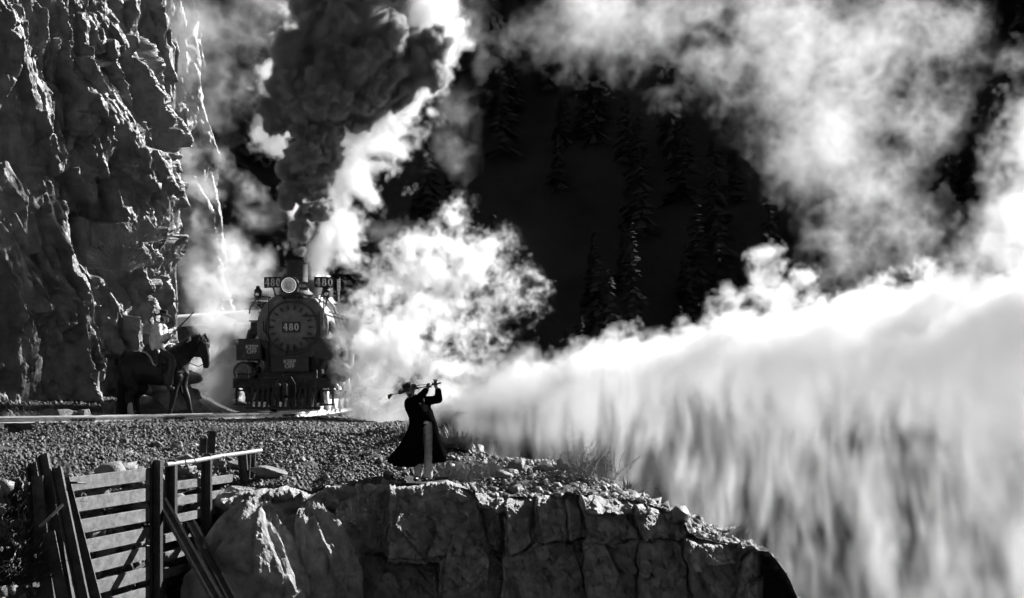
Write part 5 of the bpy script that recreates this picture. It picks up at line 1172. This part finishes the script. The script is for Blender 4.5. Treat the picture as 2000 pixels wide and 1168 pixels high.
TOP = [(600, 815), (700, 800), (760, 745), (800, 722), (850, 716), (900, 712), (950, 706), (1000, 690), (1040, 694), (1080, 702), (1120, 684), (1180, 664), (1220, 656), (1260, 668), (1320, 650), (1400, 642), (1450, 612), (1520, 610), (1560, 625), (1600, 590), (1650, 580), (1700, 570), (1800, 556), (1870, 540), (1930, 560), (2000, 540), (2150, 500)]
def jet():
    rg = np.random.default_rng(31); r = random.Random(31)
    Y0 = 46.0; g = Grid((W(640, 0, Y0).x, 43.0, W(0, 1215, Y0).z), (W(2120, 0, Y0).x, 49.0, W(0, 150, Y0).z), 0.064)
    X, Yg, Z = g.XYZ()
    s = Y0 / F
    # the crest of the jet: a row of curling puffs along the upper edge
    px = 850.0
    while px < 2130:
        ty = float(np.interp(px, [p[0] for p in TOP], [p[1] for p in TOP])); gro = np.interp(px, [850, 1100, 1500, 2100], [9, 22, 40, 55])
        for k in range(3):
            R = gro * r.uniform(.55, 1.1); c = np.array([(px + r.uniform(-1, 1) * gro - 1000) * s, Y0 + r.uniform(-1, 1) * np.interp(px, [850, 2000], [.3, 2.0]), (HZ - ty - R * .8 - r.uniform(0, .5) * gro) * s])
            g.sphere(c, R * s)
            for j in range(7):
                d = np.array([r.gauss(0, 1), r.gauss(0, 1), r.gauss(.3, 1)]); d /= np.linalg.norm(d); g.sphere(c + d * R * s * .9, R * s * r.uniform(.25, .5), pad=.3)
        px += gro * .45
    for x, y, R in ((1500, 515, 32), (1540, 540, 38), (1575, 555, 28), (1495, 560, 30), (1530, 590, 45), (1400, 610, 26), (1430, 590, 22), (1600, 580, 30), (1210, 655, 20), (1225, 645, 16), (1110, 680, 16), (1330, 640, 22), (1710, 560, 30), (1800, 545, 30)):
        for k in range(8):
            d = np.array([r.gauss(0, 1), r.gauss(0, 1), r.gauss(0, 1)]); d /= np.linalg.norm(d); g.sphere(np.array(W(x, y, Y0)) + d * R * s * .8, R * s * r.uniform(.35, .6), pad=.3)
    n = fbm(g.n, g.ext, 1.0, 5, rg, .82, mode='billow')
    crest = sstep(-(g.d + .20 * n), .0, .28)
    PXX = X / Y0 * F + 1000; tz = np.interp(PXX, [p[0] for p in TOP], [p[1] for p in TOP]); topz = (HZ - tz) * s
    below = topz - 0.15 - Z                                            # metres under the upper edge
    half = np.interp(PXX, [640, 850, 1100, 2000], [.8, .6, 1.0, 1.9]).astype(np.float32)
    depthw = np.clip(1 - np.abs(Yg - Y0) / half, 0, 1) ** .6
    core = sstep(below + .25 * n, 0.0, .5) * (1 - sstep(below + .8 * fbm(g.n, g.ext, 2.4, 4, rg, .7, stretch=(1, 1, 1.6)), np.interp(PXX, [850, 1000, 1300, 2000], [.5, .5, .6, .9]), np.interp(PXX, [850, 1000, 1300, 2000], [1.6, 2.2, 3.8, 4.8])))
    # falling curtain of droplets: long upright streaks
    st = fbm(g.n, g.ext, 1.1, 5, rg, .95, stretch=(1, 6, 7)); sw = fbm(g.n, g.ext, 3.5, 4, rg, .6, stretch=(1, 1, 1.3))
    st = warp(st, g.ext, 2.0, .12, rg)
    fine = fbm(g.n, g.ext, .28, 3, rg, 1.0, stretch=(1, 14, 5)); fine = warp(fine, g.ext, 1.3, .12, rg)
    cur = sstep(below, .3, 2.0) * np.clip(.62 + .22 * sw + .10 * st + .30 * fine, .05, 2) * np.interp(PXX, [850, 900, 1000, 1200, 2100], [0, .25, .7, 1, 1])
    hole = 1 - .85 * np.exp(-(((PXX - 960) / 75) ** 2 + ((HZ - Z / s - 815) / 42) ** 2))
    cur = cur * hole * sstep(np.abs(Yg - Y0), half * 1.05, half * .6)
    dens = np.maximum(crest * 1.7, core * depthw) * .9 + cur * .27 * depthw
    dens *= np.clip(1 + (.28 * sw + .28 * fine) * sstep(below, .4, 1.6), .15, 2.2)
    # bright bank at the right edge of the picture
    f = cones(g, [blob(x, y, R, Y0 + .5, w) for x, y, R, w in ((2010, 430, 110, 1), (2020, 300, 90, .8), (1960, 480, 80, .8), (2060, 520, 120, 1), (1990, 360, 60, .7), (1930, 430, 50, .5), (2040, 230, 80, .6), (1900, 500, 60, .45))])
    f = f + .22 * n
    dens = dens + np.clip(f, 0, 1) ** 1.4 * 1.3
    dens *= hole ** .8
    dens *= sstep(X, W(640, 0, Y0).x, W(760, 0, Y0).x)
    volume_object('blow_off_steam', g, dens, STEAM, 'great white jet of steam blown out over the gorge, raining down in streaks', 'steam')

def left_steam():
    rg = np.random.default_rng(41); Y0 = 54.0
    g = Grid((W(318, 0, Y0).x, 50.5, -1.0), (W(580, 0, Y0).x, 57.2, W(0, 215, Y0).z), 0.085)
    bl = [blob(x, y, r, Y0 + rnd.uniform(-1.2, 1.2), w) for x, y, r, w in ((420, 770, 60, 1.1), (385, 775, 45, .9), (450, 780, 45, 1.1), (420, 740, 70, .9), (400, 690, 70, .8), (440, 650, 60, .7), (410, 600, 75, 1), (400, 560, 60, 1.05), (450, 540, 70, .9), (430, 480, 65, .85), (390, 500, 60, .9), (480, 500, 40, .7), (410, 430, 60, .75), (460, 400, 40, .65), (470, 360, 34, .6), (380, 370, 55, .7), (430, 330, 34, .55), (370, 310, 45, .7), (350, 280, 34, .65), (400, 290, 30, .55), (500, 560, 50, .7), (520, 610, 50, .6), (470, 700, 60, .7), (470, 600, 60, .75))]
    f = cones(g, bl); f = warp(f, g.ext, 1.5, .25, rg)
    f = f + .26 * fbm(g.n, g.ext, 1.4, 6, rg, .78, mode='ridge') - .16
    volume_object('drifting_steam', g, np.clip(f, 0, 2) ** 1.4 * 1.5, STEAM, 'steam drifting up between the cliff and the locomotive', 'steam')

def low_steam():
    rg = np.random.default_rng(43); Y0 = 44.3
    g = Grid((W(372, 0, Y0).x, 44.0, -.95), (W(820, 0, Y0).x, 46.8, W(0, 600, Y0).z), 0.06)
    bl = [blob(x, y, r, 45.6 + rnd.uniform(-.4, .6), w) for x, y, r, w in ((440, 740, 42, .7), (430, 690, 38, .6), (445, 780, 34, .6), (400, 760, 30, .5), (470, 690, 24, .35))] + [blob(x, y, r, 44.6, w) for x, y, r, w in ((680, 800, 22, 1), (710, 806, 24, 1.1), (740, 800, 28, 1.1), (655, 806, 14, .8), (770, 795, 30, 1.1), (800, 790, 30, .9))]
    f = cones(g, bl); f = warp(f, g.ext, .8, .15, rg) + .2 * fbm(g.n, g.ext, .8, 5, rg, .6) - .08
    volume_object('ground_steam', g, np.clip(f, 0, 2) ** 1.3 * 3.0, STEAM, 'low steam clinging to the track on both sides of the locomotive pilot', 'steam')

def veil():
    rg = np.random.default_rng(51); Y0 = 84.0
    g = Grid((W(300, 0, Y0).x, 81.3, W(0, 640, Y0).z), (W(2100, 0, Y0).x, 86.7, W(0, -60, Y0).z), 0.12)
    bl = [blob(x, y, r, Y0 + rnd.uniform(-1.5, 1.5), w) for x, y, r, w in (
        (930, 40, 170, .8), (1060, 90, 140, .75), (960, 150, 130, .7), (900, 240, 110, .8), (860, 310, 90, .8), (950, 270, 60, .55), (1200, 20, 160, .75), (1300, 60, 130, .75), (1420, 20, 150, .7), (1420, 140, 110, .75), (1550, 80, 170, .85), (1690, 130, 190, .85), (1640, 260, 170, .78), (1700, 350, 140, .85), (1560, 330, 90, .75), (1600, 440, 80, .7),
        (1740, 460, 100, .75), (1650, 500, 80, .65), (1800, 230, 130, .9), (1830, 80, 130, .75), (1330, 190, 60, .4), (1700, 560, 90, .6), (1830, 520, 80, .6), (1890, 460, 60, .6), (1980, 120, 70, .4),
        (400, 60, 140, .85), (480, 20, 130, .85), (360, 150, 110, .8), (440, 170, 90, .6), (420, 250, 60, .45), (520, 150, 60, .4), (540, 90, 60, .5), (760, 330, 60, .45), (720, 470, 60, .45), (520, 420, 50, .4))]
    f = cones(g, bl); f = warp(f, g.ext, 4.0, .7, rg)
    f = f + .27 * fbm(g.n, g.ext, 4.5, 6, rg, .86, mode='ridge') + .12 * fbm(g.n, g.ext, 6, 4, rg, .6) - .20
    volume_object('hanging_steam', g, np.clip(f, 0, 2) ** 1.35 * .36, VEIL, 'thin grey steam hanging before the dark mountainside', 'steam')
for fn in (dark_smoke, plume, burst, jet, left_steam, low_steam, veil):
    t1 = time.time(); fn(); print(fn.__name__, time.time() - t1)
print('volumes done', time.time() - T0)
